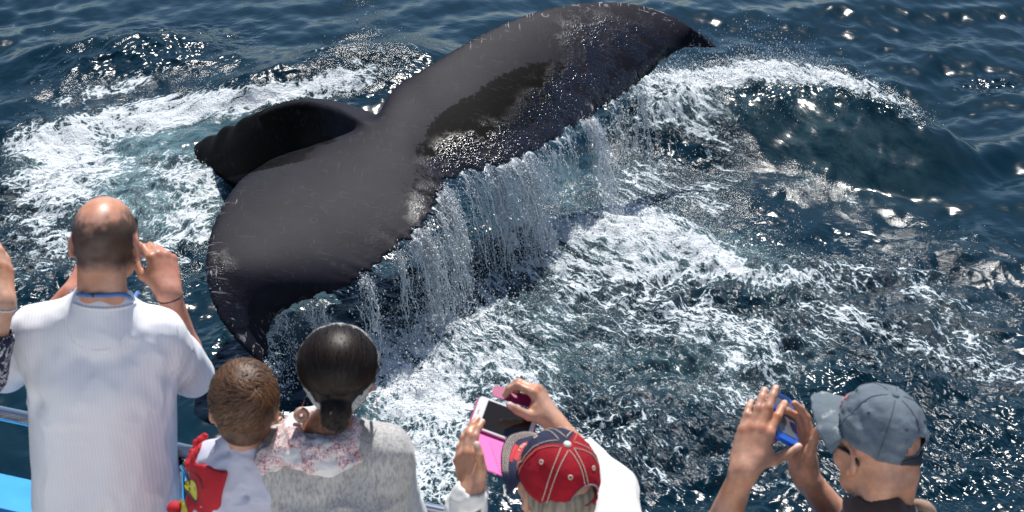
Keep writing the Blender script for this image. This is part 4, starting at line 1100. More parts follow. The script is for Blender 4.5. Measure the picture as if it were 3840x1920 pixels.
# a few loose hairs at the bun and the nape
nl = 120; a = bunc + R2 @ np.array([0, -.02, 0]) + r.normal(0, .018, (nl, 3)); d = r.normal(0, 1, (nl, 3)); d = d / np.linalg.norm(d, axis=1, keepdims=True)
pth = np.stack([a + d * t * r.uniform(.02, .045, (nl, 1)) + np.array([0, 0, -.012]) * t * t for t in np.linspace(0, 1, 5)], 1)
V, F = ribbons(pth, np.full(nl, .0005)); mesh_np('loose_hairs', V, F, hair2, ho, attrs={'tone': np.full(len(V), .5)})
# headband, a flat ring from above the forehead to the nape
axb = R2 @ nrm([0, .80, -.60]); xb = R2 @ np.array([1.0, 0, 0]); yb = np.cross(axb, xb)
ang = np.linspace(0, 2 * math.pi, 64, endpoint=False); cb = H2 + R2 @ np.array([0, -.032, .012])
bw = .015
rows = []
for off, dz in ((.000, -bw), (.0060, -bw * .6), (.0078, 0), (.0060, bw * .6), (.000, bw)):
    rows.append(HB.out(cb + axb * dz, [math.cos(t) * xb + math.sin(t) * yb for t in ang], .2, off))
Rw = np.stack(rows, 1); n, k = Rw.shape[:2]; i, j = np.meshgrid(np.arange(n), np.arange(k - 1), indexing='ij'); im = (i + 1) % n
Fb = np.stack([i * k + j, i * k + j + 1, im * k + j + 1, im * k + j], -1).reshape(-1, 4)
Mb = Mat('headband_knit'); cob = Mb.coord(); nb_ = Mb.noise(cob, 420, 3, .7); Mb.P(Base_Color=Mb.mix(Mb.ramp(nb_, .35, .65), (.12, .12, .12), (.62, .62, .60)), Roughness=.6, Normal=Mb.bump(nb_, .6, .002))
mesh_np('headband', Rw.reshape(-1, 3), Fb, Mb.m, woman)
# earrings, sunglasses arm
ear_l = H2 + R2 @ np.array([-.083, -.004, -.052]); gold = simple('bronze_metal', (.36, .20, .11), rough=.3, metal=.8)
dc = at_d(1130, 1556, 4.235); a = np.linspace(0, 2 * math.pi, 24, endpoint=False)
ringp = np.array([dc + .0115 * (math.cos(t) * nrm(CX + .3 * CF) + math.sin(t) * CU) for t in a]); V, F = closed_tube(ringp, .0078, 8)
earr = mesh_np('earring', V, F, simple('shell_disc', (.50, .30, .22), rough=.3), woman)
V, F = tube([ear_l, (ear_l + dc) / 2 + CU * .004, dc + CU * .016], .0012, 6); mesh_np('hook', V, F, gold, earr)
ear_r = H2 + R2 @ np.array([.083, -.004, -.052]); V, F = tube([ear_r, ear_r + [.002, 0, -.03], ear_r + [.003, 0, -.068]], [.0012, .0016, .0030], 6); mesh_np('earring', V, F, simple('red_bead', (.22, .045, .03), rough=.35), woman)
tp = [H2 + R2 @ np.array(q) for q in ((.084, -.03, -.006), (.088, .02, .002), (.080, .085, .004))]
sg_ = mesh_np('sunglasses', *tube(catmull(np.array(tp), 12), .0042, 6), simple('red_frame', (.38, .03, .025), rough=.3), woman)
for sgx in (-1, 1):
    q = H2 + R2 @ np.array([sgx * .034, .112, -.004]); S = Solid(); S.el(q, (.027, .005, .021), R2); V, F = S.mesh(.004); mesh_np('lens', V, F, black_plastic, sg_)
# scarf wound round the neck
nb2 = (sL + sR) / 2 + [0, 0, .055]
SCF = Solid()
ctr = nb2 + np.array([-.01, -.016, .004])
aa = np.linspace(0, 2 * math.pi, 15)
for lv, (rx, ry, rr) in enumerate(((.074, .072, .022), (.090, .084, .023))):
    pts = [ctr + np.array([rx * math.cos(t), ry * math.sin(t) - .005, .022 - lv * .030 - .016 * math.cos(t) * (1 if lv else .3)]) for t in aa]
    for p, q in zip(pts[:-1], pts[1:]): SCF.rc(p, q, rr, rr, .012)
for p, q, rr in (((1090, 1680, 4.22), (1010, 1725, 4.25), .026), ((1010, 1725, 4.25), (950, 1780, 4.33), .022)): SCF.rc(at_d(*p), at_d(*q), rr, rr, .02)
SCF.noise = folds(.006, 16.0, 51, (1, 1, 2.2))
V, F = SCF.mesh(.0050)
Ms = Mat('scarf_print'); cs_ = Ms.coord(); v1 = Ms.node('TexVoronoi', {'feature': 'DISTANCE_TO_EDGE'}, Scale=70.0); Ms.t.links.new(cs_, v1.inputs['Vector'])
sw = Ms.noise(cs_, 120, 2, .5, 2.5); msk = Ms.math('MULTIPLY', Ms.ramp(Ms.noise(cs_, 22, 3), .42, .50), Ms.math('MAXIMUM', Ms.ramp(v1.outputs[0], .02, .06, a=.35, b=0), Ms.ramp(sw, .50, .57)))
Ms.P(Base_Color=Ms.mix(msk, (.74, .70, .68), (.42, .055, .075)), Roughness=.85, Sheen_Weight=.2); scarf_mat = Ms.m
mesh_np('scarf', V, F, scarf_mat, woman)
# sweater
S2 = Solid(); add_torso(S2, H2, sL, sR, hip2 + [0, 0, -.1], w=.080, r=.100, wd=.078, rd=.112, neck=False, grow=.004)
S2.rc(H2 + [-.05, -.06, -.37], H2 + [-.05, -.05, -.75], .085, .095, .06); S2.rc(H2 + [.05, -.06, -.37], H2 + [.05, -.05, -.75], .085, .095, .06)
for sh, el, wr in ((sL, e2L, w2L), (sR, e2R, w2R)): S2.rc(sh, el, .070, .062, .04); S2.rc(el, el + (wr - el) * .9, .060, .042, .03)
S2.rc(nb2 + [0, -.02, -.07], nb2 + [0, -.01, -.045], .09, .08, .04)
S2.rc(nb2 + [0, .01, -.01], nb2 + [0, .03, .16], .074, .09, .01, sub=True)
a2 = [sL + [.03, -.06, -.14], sR + [-.02, -.06, -.15], nb2 + [0.05, -.08, -.06]]
S2.noise = folds(.0065, 8.0, 61, (.8, .8, 1.3), lambda P: .45 + 1.1 * sum(np.exp(-((P - a) ** 2).sum(1) / .012) for a in a2))
V, F = S2.mesh(.0060); sweater = cloth_mat('grey_heather_knit', (.47, .455, .435), mottle=.75, col2=(.22, .215, .215), weave=520, bumpd=.002, sheen=.3)
mesh_np('sweater', V, F, sweater, woman)
legs(None, hip2 + [0, 0, -.05], dark_cloth, shoe_mat, woman, 0, r=.082)

# ---- the boy
H3 = at_d(915, 1522, 4.26); R3 = rotm(8, -4, 4)
boy = empty('person', tuple(H3 + [-.10, .05, -.78])); tag(boy, 'small boy with short brown hair and red vest, held by the grey-sweatered woman', 'person', 'people watching from the boat rail')
b3L, b3R = H3 + [-.078, .0, -.165], H3 + [.080, -.005, -.185]; hip3 = H3 + [-.12, .03, -.50]
e3R, w3R = at_d(815, 1900, 4.36), at_d(760, 2010, 4.46); e3L, w3L = H3 + [-.085, .14, -.28], H3 + [-.03, .26, -.24]
B3 = Solid(); nails = []
nb3 = (b3L + b3R) / 2 + [0, 0, .04]
B3.rc(H3 + R3 @ np.array([0, -.015, -.05]), nb3, .045, .050, .025)
for sh, hs in ((b3L, -1), (b3R, 1)): B3.rc(nb3, sh, .045, .038, .03); B3.rc(nb3 + (sh - nb3) * .5 + [0, 0, -.06], hip3 + [hs * .05, 0, 0], .062, .062, .05)
for hs in (-1, 1):
    kn = hip3 + [hs * .07 - .02, .17, -.06]; B3.rc(hip3 + [hs * .05, 0, -.02], kn, .060, .045, .03); B3.rc(kn, kn + [0, -.02, -.19], .045, .032, .02); B3.rc(kn + [0, -.02, -.19], kn + [0, .07, -.21], .03, .024, .02)
add_head(B3, H3, R3, .90)
add_arm(B3, b3R, e3R, w3R, .034, .030, .021); add_arm(B3, b3L, e3L, w3L, .034, .030, .021)
add_hand(B3, w3R, w3R - e3R, (0, -.6, .8), 'R', relaxed, rthumb, .62, nails); add_hand(B3, w3L, w3L - e3L, (-.3, -.2, .8), 'L', relaxed, rthumb, .62, nails)
V, F = B3.mesh(.0042); C = paint(V, (.46, .225, .140), [(q, r, (.55, .33, .27), .4) for q, r in nails])
L = (V - H3) @ R3
mesh_np('body', V, F, skin_mat('skin_fair', .45), boy, attrs={'Col': C})
hc3 = H3 + R3 @ np.array([0, -.010, .027]); hr3 = np.array([.0775, .0975, .0855])
HS3 = Solid(); HS3.el(hc3, hr3, R3, .01); HS3.el(H3 + R3 @ np.array([0, -.050, -.030]), (.058, .046, .046), R3, .03)
HS3.el(H3 + R3 @ np.array([0, .085, -.045]), (.080, .070, .085), R3, .015, sub=True)
for sgx in (-1, 1): HS3.el(H3 + R3 @ np.array([sgx * .078, .0, -.035]), (.024, .030, .045), R3, .01, sub=True)
HS3.noise = lambda P: (-.0012 * fbm(((P - hc3) @ R3) * 55, 3, 14)).astype(np.float32)
V, F = HS3.mesh(.0045); hair3 = hair_mat('brown_hair', (.030, .014, .0075), (.21, .10, .048), .5, .4)
ho = mesh_np('hair', V, F, hair3, boy, attrs={'tone': np.clip(.28 + .3 * fbm(((V - hc3) @ R3) * [60, 20, 30], 3, 15), 0, 1)})
r = np.random.default_rng(31); nS = 7500
dirs = r.normal(0, 1, (nS, 3)); dirs[:, 2] = np.where(dirs[:, 2] < -.45, -dirs[:, 2], dirs[:, 2]); dirs[:, 1] -= .2
whorl = np.array([.012, -.060, .062])
def flow(P):
    d = P - whorl; s = np.cross(d, [0, -.4, .9]) * .7; return d + s + .03 * np.stack([vnoise(P * 45, 3), vnoise(P * 45, 4), vnoise(P * 45, 5)], -1)
P_, N_ = surf_strands(hc3, R3, hr3 * 1.012, dirs, flow, 7, r.uniform(.0035, .0080, nS), .0085, 32, .22)
L = (P_ - H3) @ R3; ok = (L[:, :, 1].max(1) < .070) & ~((np.abs(L[:, :, 0]).max(1) > .058) & (L[:, :, 2].min(1) < -.015) & (L[:, :, 1].max(1) > -.035)); P_, N_ = P_[ok], N_[ok]
patch = np.repeat(np.clip(.48 + .22 * fbm(P_[:, 0] * 28, 2, 17) + r.normal(0, .26, len(P_)), 0, 1), 14)
V, F = ribbons(P_, r.uniform(.0006, .0013, len(P_)), N_); mesh_np('hair_strands', V, F, hair3, ho, attrs={'tone': patch})
# shirt, sleeves, red vest with a black and yellow print
lav = cloth_mat('pale_lavender_jersey', (.50, .50, .60), uneven=.06)
def boy_torso(S, g, k=.04):
    for sh, hs in ((b3L, -1), (b3R, 1)): S.rc(nb3 + [0, -.004, -.015], sh, .045 + g, .040 + g, .03); S.rc(nb3 + (sh - nb3) * .55 + [0, -.004, -.06], hip3 + [hs * .05, 0, -.05], .064 + g, .068 + g, k)
SB = Solid(); boy_torso(SB, .015)
SB.rc(nb3 + [0, -.004, -.01], nb3 + [0, .0, .022], .066, .060, .02)
SB.rc(b3R, e3R, .050, .048, .03); SB.rc(e3R, w3R, .046, .036, .02); SB.rc(b3L, e3L, .046, .042, .03); SB.rc(e3L, w3L, .042, .034, .02)
SB.rc(nb3 + [0, .004, -.002], nb3 + [0, .02, .12], .053, .062, .006, sub=True)
SB.noise = folds(.0048, 15.0, 71, (1, 1, 1.2), lambda P: .5 + 1.0 * np.exp(-((P - (b3R + e3R) / 2) ** 2).sum(1) / .02))
V, F = SB.mesh(.0050); mesh_np('shirt', V, F, lav, boy)
SV = Solid(); boy_torso(SV, .024); SV.rc(b3L, b3L + [-.01, .02, -.05], .058, .056, .02)
cut = lambda u, v, d: at_d(u, v, d)
# the vest covers the left of his back: cut it along a slanting line, keep the left side
pA, pB = at_d(868, 1725, 4.3), at_d(835, 1930, 4.4); nC = np.cross(pB - pA, CF); nC = nC * np.sign(nC[0]); SV.plane(pA, nC, .004)
th_ = math.radians(15); bx_ = math.cos(th_) * CX - math.sin(th_) * CU; by_ = math.sin(th_) * CX + math.cos(th_) * CU
cb_ = at_d(738, 1732, 4.3) + bx_ * .12 + by_ * .12; SV.bx(cb_, (.12, .12, .4), np.stack([bx_, by_, CF], 1), .003, .004, sub=True)
SV.noise = folds(.004, 14.0, 81, (1, 1, .6))
V, F = SV.mesh(.0050); red = cloth_mat('red_satin', (.42, .008, .018), rough=.8, uneven=.15, sheen=.0); vest = mesh_np('vest', V, F, red, boy)
sp_ = [at_d(u, v, d) for u, v, d in ((765, 1634, 4.36), (745, 1662, 4.36), (733, 1700, 4.35), (720, 1740, 4.34))]
VV = Solid()
for p, q, a_, b_ in zip(sp_[:-1], sp_[1:], (.008, .010, .012), (.010, .012, .016)): VV.rc(p, q, a_, b_, .01)
VV.noise = folds(.004, 40, 83); V, F = VV.mesh(.004); mesh_np('shoulder_strap', V, F, cloth_mat('bright_red_satin', (.50, .012, .022), rough=.8, sheen=.0), vest)
bump_ = Solid(); bump_.el(at_d(655, 1905, 4.42), (.020, .02, .018)); V, F = bump_.mesh(.004); mesh_np('red_pompom', V, F, red, vest)
def decal(S, pix, mat, name, parent, lift=.0015, n=14):
    """flat printed shape on a solid's surface, outline given in picture pixels"""
    P = catmull(np.array(list(pix) + [pix[0]], float), n * len(pix))[:-1]; c = P.mean(0)
    rings = [c + (P - c) * s for s in (1.0, .66, .33)]
    V = [S.hit(u, v) - CF * lift for rg in rings for u, v in rg] + [S.hit(*c) - CF * lift]; m = len(P); Fq = []
    for k in range(2):
        for j in range(m): jn = (j + 1) % m; Fq.append([k * m + j, k * m + jn, (k + 1) * m + jn, (k + 1) * m + j])
    for j in range(m): Fq.append([2 * m + j, 2 * m + (j + 1) % m, 3 * m])
    return mesh_np(name, np.array(V), Fq, mat, parent)
yel = cloth_mat('yellow_print', (.62, .56, .02), rough=.55); blk = cloth_mat('dark_print', (.06, .006, .01), rough=.6)
decal(SV, [(688, 1812), (712, 1796), (735, 1808), (742, 1845), (737, 1888), (715, 1862), (692, 1838)], blk, 'print_edge', vest, .0012, 4)
decal(SV, [(692, 1812), (714, 1800), (732, 1811), (739, 1845), (736, 1876), (715, 1850), (695, 1830)], yel, 'yellow_mark', vest, .0024, 4)
decal(SV, [(676, 1866), (690, 1880), (702, 1908), (702, 1935), (680, 1925), (673, 1895)], yel, 'yellow_mark', vest, .0024, 4)
lineP = catmull(np.array([SV.hit(u, v) - CF * .001 for u, v in ((712, 1768), (735, 1780), (752, 1800), (760, 1835))]), 30); V, F = tube(lineP, .0014, 5); mesh_np('print_line', V, F, blk, vest)
# ---- caps
class Cap:
    """six-panel cap in a head frame: dome, brim, back opening with strap, stitching, button, eyelets"""
    def __init__(s, c, R, rx=.086, ry=.102, h=.112, tilt=4, wr=.0016, seed=1):
        s.c, s.rx, s.ry, s.h, s.wr, s.seed = np.asarray(c, float), rx, ry, h, wr, seed
        s.R = R @ rotm(0, tilt, 0)
    def pt(s, th, f, off=0.0):
        """th: 0 front, to the right positive; f: 0 button .. 1 rim; local frame"""
        th, f = np.asarray(th, float), np.asarray(f, float)
        a = f * math.radians(93); front = .5 + .5 * np.cos(th)
        pw = .80 - .10 * front
        rr = np.sin(np.minimum(a, math.pi / 2)) ** pw * (1 + .012 * np.abs(np.sin(3 * th)) * np.sin(math.pi * np.clip(f, 0, 1)))
        q = np.stack([s.rx * rr * np.sin(th), s.ry * rr * np.cos(th), s.h * np.cos(a) ** 1.0 * (1 + .05 * front * np.sin(math.pi * f))], -1)
        n = q / np.array([s.rx ** 2, s.ry ** 2, s.h ** 2]); n /= np.linalg.norm(n, axis=-1, keepdims=True) + 1e-9
        w = s.wr * fbm((q * 38).reshape(-1, 3), 4, s.seed).reshape(q.shape[:-1]) * np.clip(f * 1.5, 0, 1) + s.wr * 1.6 * fbm((q * [20, 20, 60]).reshape(-1, 3), 2, s.seed + 5).reshape(q.shape[:-1]) * np.clip(f * 1.6 - .6, 0, 1)
        return q + n * (w + off)[..., None] if np.ndim(w) else q + n * (w + off)
    def W(s, q): return s.c + np.asarray(q) @ s.R.T
    def dome(s, name, mat, parent, t0=-math.pi, t1=math.pi, n=96, m=36, hole=True, attrs=None, lift=0.0):
        th = np.linspace(t0, t1, n); f = np.linspace(.004, 1, m); T, Fq = np.meshgrid(th, f, indexing='ij')
        P = s.pt(T, Fq) ; V = s.W(P.reshape(-1, 3))
        i, j = np.meshgrid(np.arange(n - 1), np.arange(m - 1), indexing='ij'); Q = np.stack([i * m + j, (i + 1) * m + j, (i + 1) * m + j + 1, i * m + j + 1], -1).reshape(-1, 4)
        if hole:
            tm = (T[:-1, :-1] + T[1:, 1:]) / 2; pm = (P[:-1, :-1] + P[1:, 1:]) / 2
            dt = (np.abs(tm) - math.pi) / .44; zz = (pm[..., 2] - .016) / .040
            gone = (dt ** 2 + np.clip(zz, 0, 9) ** 2 < 1) & (pm[..., 2] > .016)
            Q = Q[~gone.ravel()]
        o = mesh_np(name, V, Q, mat, parent); md = o.modifiers.new('thick', 'SOLIDIFY'); md.thickness = .0022; md.offset = -1; return o
    def brim_pt(s, u, t, off=0.0, L=.072):
        th = np.asarray(u) * math.radians(72); t = np.asarray(t, float)
        base = s.pt(th, np.full(np.shape(th), .985))
        ln = L * np.cos(np.asarray(u) * math.pi / 2 * .985) ** .62
        q = base + np.stack([np.sin(th) * .012 * t, ln * t, -.010 * t - .030 * np.asarray(u) ** 2 * t - .006 * t * t + off], -1)
        q[..., 2] += .010 * np.cos(np.asarray(u) * math.pi / 2) * t * (1 - t)
        return q
    def brim(s, name, mat, parent, L=.072):
        u = np.linspace(-1, 1, 48); t = np.linspace(0, 1, 14); Uq, Tq = np.meshgrid(u, t, indexing='ij'); V = s.W(s.brim_pt(Uq, Tq, 0, L).reshape(-1, 3))
        i, j = np.meshgrid(np.arange(47), np.arange(13), indexing='ij'); Q = np.stack([i * 14 + j, i * 14 + j + 1, (i + 1) * 14 + j + 1, (i + 1) * 14 + j], -1).reshape(-1, 4)
        o = mesh_np(name, V, Q, mat, parent); md = o.modifiers.new('thick', 'SOLIDIFY'); md.thickness = .0035; md.offset = 0; return o
    def line(s, name, q, r, mat, parent):
        V, F = tube(s.W(q), r, 5); return mesh_np(name, V, F, mat, parent)
    def button(s, mat, parent, r=.0085):
        S = Solid(); S.el(s.W(s.pt(0.0, np.array(0.0), .001)), (r, r, r * .62), s.R); V, F = S.mesh(.0022); return mesh_np('button', V, F, mat, parent)
    def eyelet(s, th, f, mat, parent, r=.0042, tr=.0016):
        q0 = s.W(s.pt(np.array([th]), np.array([f]), .0005))[0]; qa = s.W(s.pt(np.array([th + .05]), np.array([f]), .0005))[0]; qb = s.W(s.pt(np.array([th]), np.array([f + .04]), .0005))[0]
        x, y = nrm(qa - q0), nrm(qb - q0); a = np.linspace(0, 2 * math.pi, 12, endpoint=False)
        V, F = closed_tube(np.array([q0 + r * (math.cos(t) * x + math.sin(t) * y) for t in a]), tr, 6); return mesh_np('eyelet', V, F, mat, parent)
    def patch(s, name, th0, th1, f0, f1, mat, parent, off=.0015, n=14, m=6):
        T, Fq = np.meshgrid(np.linspace(th0, th1, n), np.linspace(f0, f1, m), indexing='ij'); V = s.W(s.pt(T, Fq, off).reshape(-1, 3))
        i, j = np.meshgrid(np.arange(n - 1), np.arange(m - 1), indexing='ij'); Q = np.stack([i * m + j, (i + 1) * m + j, (i + 1) * m + j + 1, i * m + j + 1], -1).reshape(-1, 4)
        o = mesh_np(name, V, Q, mat, parent); md = o.modifiers.new('thick', 'SOLIDIFY'); md.thickness = .0012; md.offset = 1; return o
    def brim_patch(s, name, u0, u1, t0, t1, mat, parent, off=.0026, n=12, m=6):
        Uq, Tq = np.meshgrid(np.linspace(u0, u1, n), np.linspace(t0, t1, m), indexing='ij'); V = s.W(s.brim_pt(Uq, Tq, off).reshape(-1, 3))
        i, j = np.meshgrid(np.arange(n - 1), np.arange(m - 1), indexing='ij'); Q = np.stack([i * m + j, i * m + j + 1, (i + 1) * m + j + 1, (i + 1) * m + j], -1).reshape(-1, 4)
        return mesh_np(name, V, Q, mat, parent)
    def text(s, txt, fn, size, mat, parent, name='lettering'):
        """lettering mapped onto the cap by fn(x, y) -> local point"""
        cu = bpy.data.curves.new('t', 'FONT'); cu.body = txt; cu.size = 1.0; cu.resolution_u = 2; cu.align_x = 'CENTER'; cu.align_y = 'CENTER'
        ob = bpy.data.objects.new('t', cu); SC.collection.objects.link(ob); bpy.context.view_layer.update()
        me = bpy.data.meshes.new_from_object(ob.evaluated_get(bpy.context.evaluated_depsgraph_get()))
        Vt = np.array([v.co[:2] for v in me.vertices]) * size; Ft = [list(p.vertices) for p in me.polygons]
        bpy.data.objects.remove(ob); bpy.data.curves.remove(cu); bpy.data.meshes.remove(me)
        return mesh_np(name, s.W(fn(Vt[:, 0], Vt[:, 1])), Ft, mat, parent)
def twill(name, col, uneven=.12, worn=None, wscale=18, rough=.85):
    M = Mat(name); co = M.coord(); n = M.noise(co, 16, 6, .65)
    base = M.mix(M.ramp(n, .28, .72), tuple(c * (1 - uneven) for c in col), tuple(min(1, c * (1 + uneven)) for c in col))
    if worn: base = M.mix(M.ramp(M.noise(co, wscale, 7, .7), .54, .68, b=.75), base, worn)
    M.P(Base_Color=base, Roughness=rough, Specular_IOR_Level=.25, Normal=M.bump(M.noise(co, 90, 4, .65), .5, .003)); return M.m

# ---- woman in a red and navy cap with a pink phone case
H4 = at_d(2085, 1822, 4.05); R4 = rotm(24, 0, 2)
lady = person(H4[:2] + [0, -.12], 'woman in red and navy baseball cap and white hooded top, photographing with both hands')
s4L, s4R = H4 + [-.150, .00, -.235], H4 + [.160, -.06, -.215]; hip4 = H4 + [.01, -.16, -.66]
w4L = at_d(1765, 1842, 4.28); e4L = at_d(1700, 2090, 4.36); w4R = at_d(2078, 1580, 4.42); e4R = at_d(2290, 1840, 4.34)
B4 = Solid(); nails4 = []
add_torso(B4, H4, s4L, s4R, hip4, w=.085, r=.085, wd=.075, rd=.095, neck_r=.050, Rh=R4, grow=-.014); add_head(B4, H4, R4, .96)
add_arm(B4, s4L, e4L, w4L, .043, .037, .025); add_arm(B4, s4R, e4R, w4R, .043, .037, .025)
add_hand(B4, w4L, cv(-.16, .98, .10), cv(-.62, .0, -.72), 'L', [(18, 22, 12, 2), (20, 26, 12, 0), (22, 30, 14, -2), (24, 32, 14, -4)], [(.62, .62, .25), (.18, .98, .22), (-.06, 1, .05)], .98, nails4)
add_hand(B4, w4R, cv(-.45, .85, .10), cv(.62, .52, -.35), 'R', [(38, 48, 25, 2), (42, 52, 28, 0), (46, 55, 28, -2), (50, 58, 28, -4)], [(.70, .45, -.40), (.62, .70, -.30), (.55, .80, -.2)], .98, nails4)
lo, hi = B4.bounds(); lo[2] = H4[2] - .55
V, F = B4.mesh(.0036, lo, hi); C = paint(V, (.52, .27, .175), [(q, r, (.72, .50, .44), .35) for q, r in nails4])
mesh_np('body', V, F, skin_mat('skin_light_tan', .42), lady, attrs={'Col': C})
cap = Cap(H4 + R4 @ np.array([0, -.010, .030]), R4 @ rotm(12), .0875, .101, .104, 14, .0018, 3)
red_tw = twill('red_twill', (.30, .006, .016), .22); navy_tw = twill('navy_twill', (.022, .026, .058), .15, (.05, .055, .09)); thread = simple('cream_thread', (.62, .50, .40), rough=.8); salmon = simple('salmon_thread', (.60, .20, .14), rough=.8)
co_ = empty('baseball_cap', tuple(cap.c)); tag(co_, 'red baseball cap with navy front panels, cream stitching and dark brim', 'cap')
pa = math.pi / 3
cap.dome('back_panels', red_tw, co_, pa, 2 * math.pi - pa, 84); cap.dome('front_panels', navy_tw, co_, -pa, pa, 44, hole=False)
cap.brim('brim', navy_tw, co_)
fl = np.linspace(.06, .96, 26)
for k in range(6):
    th = k * pa
    for sg in (-1, 1):
        dth = sg * np.minimum(.0050 / np.maximum(.088 * np.sin(fl * 1.57), .01), .5)
        f_ = fl if not (k == 3) else np.linspace(.06, .60, 26)
        cap.line('stitching', cap.pt(th + dth, f_, .0014), .00095, salmon if (k in (1, 5) and sg == (1 if k == 1 else -1)) else thread, co_)
cap.button(simple('cream_button', (.66, .62, .52), rough=.6), co_, .0095)
for k in range(6):
    cap.eyelet((k + .5) * pa, .46, thread, co_)
# trimmed back opening
zz = np.linspace(0, math.pi, 30); arc = cap.pt(math.pi + .46 * np.cos(zz), np.interp(.016 + .042 * np.sin(zz), cap.pt(np.zeros(60) + math.pi, np.linspace(0, 1, 60))[::-1, 2], np.linspace(0, 1, 60)[::-1]), .0016)
cap.line('opening_trim', arc, .0018, simple('grey_tape', (.22, .22, .24), rough=.8), co_)
cap.patch('strap', math.pi - .5, math.pi + .5, .90, .995, red_tw, co_, .0022, 20)
for k, t in enumerate((.62, .70, .78, .86, .93)):
    u = np.linspace(-.93, .93, 40); cap.line('brim_stitching', cap.brim_pt(u, np.full(40, t), .0024), .0009, thread, co_)
patch_red = simple('red_embroidery', (.55, .035, .045), rough=.8, bump_scale=700, bump_str=.6)
cap.patch('band', -1.0, 1.0, .80, .93, patch_red, co_, .0014, 30)
for k in range(17):
    t0 = -.98 + k * .118; cap.line('overstitch', cap.pt(np.linspace(t0, t0 + .05, 6), np.linspace(.765, .955, 6), .0036), .0010, thread, co_)
cap.brim_patch('badge', -.55, .10, .16, .36, patch_red, co_); cap.brim_patch('badge', -.62, -.22, .38, .56, patch_red, co_)
cap.text('198', lambda x, y: cap.brim_pt(np.clip(-.20 + x, -.95, .95), np.clip(.26 + y * .9, .02, .98), .0042), .20, thread, co_)
# grey blonde hair under the cap
HH = Solid(); HH.el(H4 + R4 @ np.array([0, -.020, .0]), (.0815, .098, .080), R4, .02); HH.el(H4 + R4 @ np.array([0, -.070, -.075]), (.058, .036, .060), R4, .03)
HH.plane(H4 + R4 @ np.array([0, .030, -.02]), R4 @ np.array([0, 1, .15]), .006); HH.plane(cap.c + cap.R @ np.array([0, 0, .050]), cap.R @ np.array([0, 0, 1.0]), .01)
HH.noise = lambda P: (-.003 * vnoise(((P - H4) @ R4) * [130, 130, 14], 44)).astype(np.float32)
V, F = HH.mesh(.0046); mesh_np('hair', V, F, hair_mat('ash_blonde_hair', (.10, .075, .055), (.34, .28, .21), .5, .4), lady, attrs={'tone': np.clip(.5 + .5 * vnoise(((V - H4) @ R4) * [160, 160, 10], 45), 0, 1)})
# white hooded top
S4 = Solid(); add_torso(S4, H4, s4L, s4R, hip4 + [0, 0, -.1], w=.085, r=.100, wd=.08, rd=.115, neck=False, grow=.006)
for sh, el, wr in ((s4L, e4L, w4L), (s4R, e4R, w4R)):
    d = nrm(wr - el); S4.rc(sh, el, .068, .060, .04); cf = .016 if sh is s4L else .10; S4.rc(el, wr - d * (cf + .04), .060, .046, .03); S4.rc(wr - d * (cf + .04), wr - d * cf, .046, .043, .012)
    S4.rc(wr - d * (cf + .014), wr + d * .05, .034 if sh is s4L else .040, .036, .004, sub=True)
nb4 = (s4L + s4R) / 2 + [0, 0, .055]
S4.rc(nb4 + [-.06, -.06, -.02], nb4 + [.06, -.06, -.02], .045, .045, .03); S4.rc(nb4 + [0, .015, .02], nb4 + [0, .03, .16], .066, .08, .01, sub=True)
S4.noise = folds(.0055, 11.0, 91, (1, 1, 1.3), lambda P: .6 + .8 * np.exp(-((P - w4L) ** 2).sum(1) / .03))
V, F = S4.mesh(.0060); mesh_np('hooded_top', V, F, cloth_mat('cream_fleece', (.74, .73, .70), weave=300, bumpd=.002, uneven=.03), lady)
legs(None, hip4 + [0, 0, -.05], denim, shoe_mat, lady, 20)
# pink phone wallet
TL, BL = at_d(1803, 1487, 4.42), at_d(1760, 1598, 4.36)
xl = nrm(at_d(1960, 1545, 4.42) - TL); yl = nrm(TL - BL); yl = nrm(yl - xl * xl.dot(yl)); zl = np.cross(xl, yl)
if zl.dot(CF) > 0: zl = -zl
Rq = np.stack([xl, yl, np.cross(xl, yl)], 1); Wl, Hl = .152, np.linalg.norm(TL - BL)
pcn = BL + xl * Wl / 2 + yl * Hl / 2; up_ = np.cross(xl, yl); sgn = -1 if up_.dot(CF) > 0 else 1
pk = empty('phone', tuple(pcn)); tag(pk, 'white phone in an open bright pink wallet case', 'phone')
pink = simple('pink_leatherette', (.82, .085, .40), rough=.5, bump_scale=800, bump_str=.25); magenta = simple('magenta_leatherette', (.34, .018, .13), rough=.5, bump_scale=800, bump_str=.25)
slab('phone_body', pcn, Rq, Wl, Hl, .008, simple('white_phone', (.72, .70, .72), rough=.25), pk, .010)
slab('screen', pcn + up_ * sgn * .0046 + xl * .006, Rq, Wl * .78, Hl * .88, .001, simple('dark_glass', (.018, .015, .013), rough=.04), pk, .002)
slab('home_slot', pcn - xl * (Wl * .445) + up_ * sgn * .0046, Rq, .003, .012, .001, simple('slot_grey', (.3, .3, .32)), pk, .001)
slab('back_cover', pcn - up_ * sgn * .008, Rq, Wl + .008, Hl + .008, .005, magenta, pk, .012)
fa, fb = BL - yl * .004 - up_ * sgn * .006, at_d(1803, 1755, 4.27); yf = nrm(fb - fa); Hf = np.linalg.norm(fb - fa) * 1.0
Rf = np.stack([xl, yf, nrm(np.cross(xl, yf))], 1)
slab('cover_flap', fa + xl * (Wl / 2) + Rf[:, 1] * Hf / 2, Rf, Wl + .008, Hf, .004, pink, pk, .008)
fn_ = Rf[:, 2] * (-1 if Rf[:, 2].dot(CF) > 0 else 1)
slab('card_pocket', fa + xl * (Wl * .62) + Rf[:, 1] * Hf * .54 + fn_ * .0026, Rf, Wl * .60, Hf * .80, .0012, simple('pink_pocket', (.74, .075, .36), rough=.5, bump_scale=800), pk, .004)
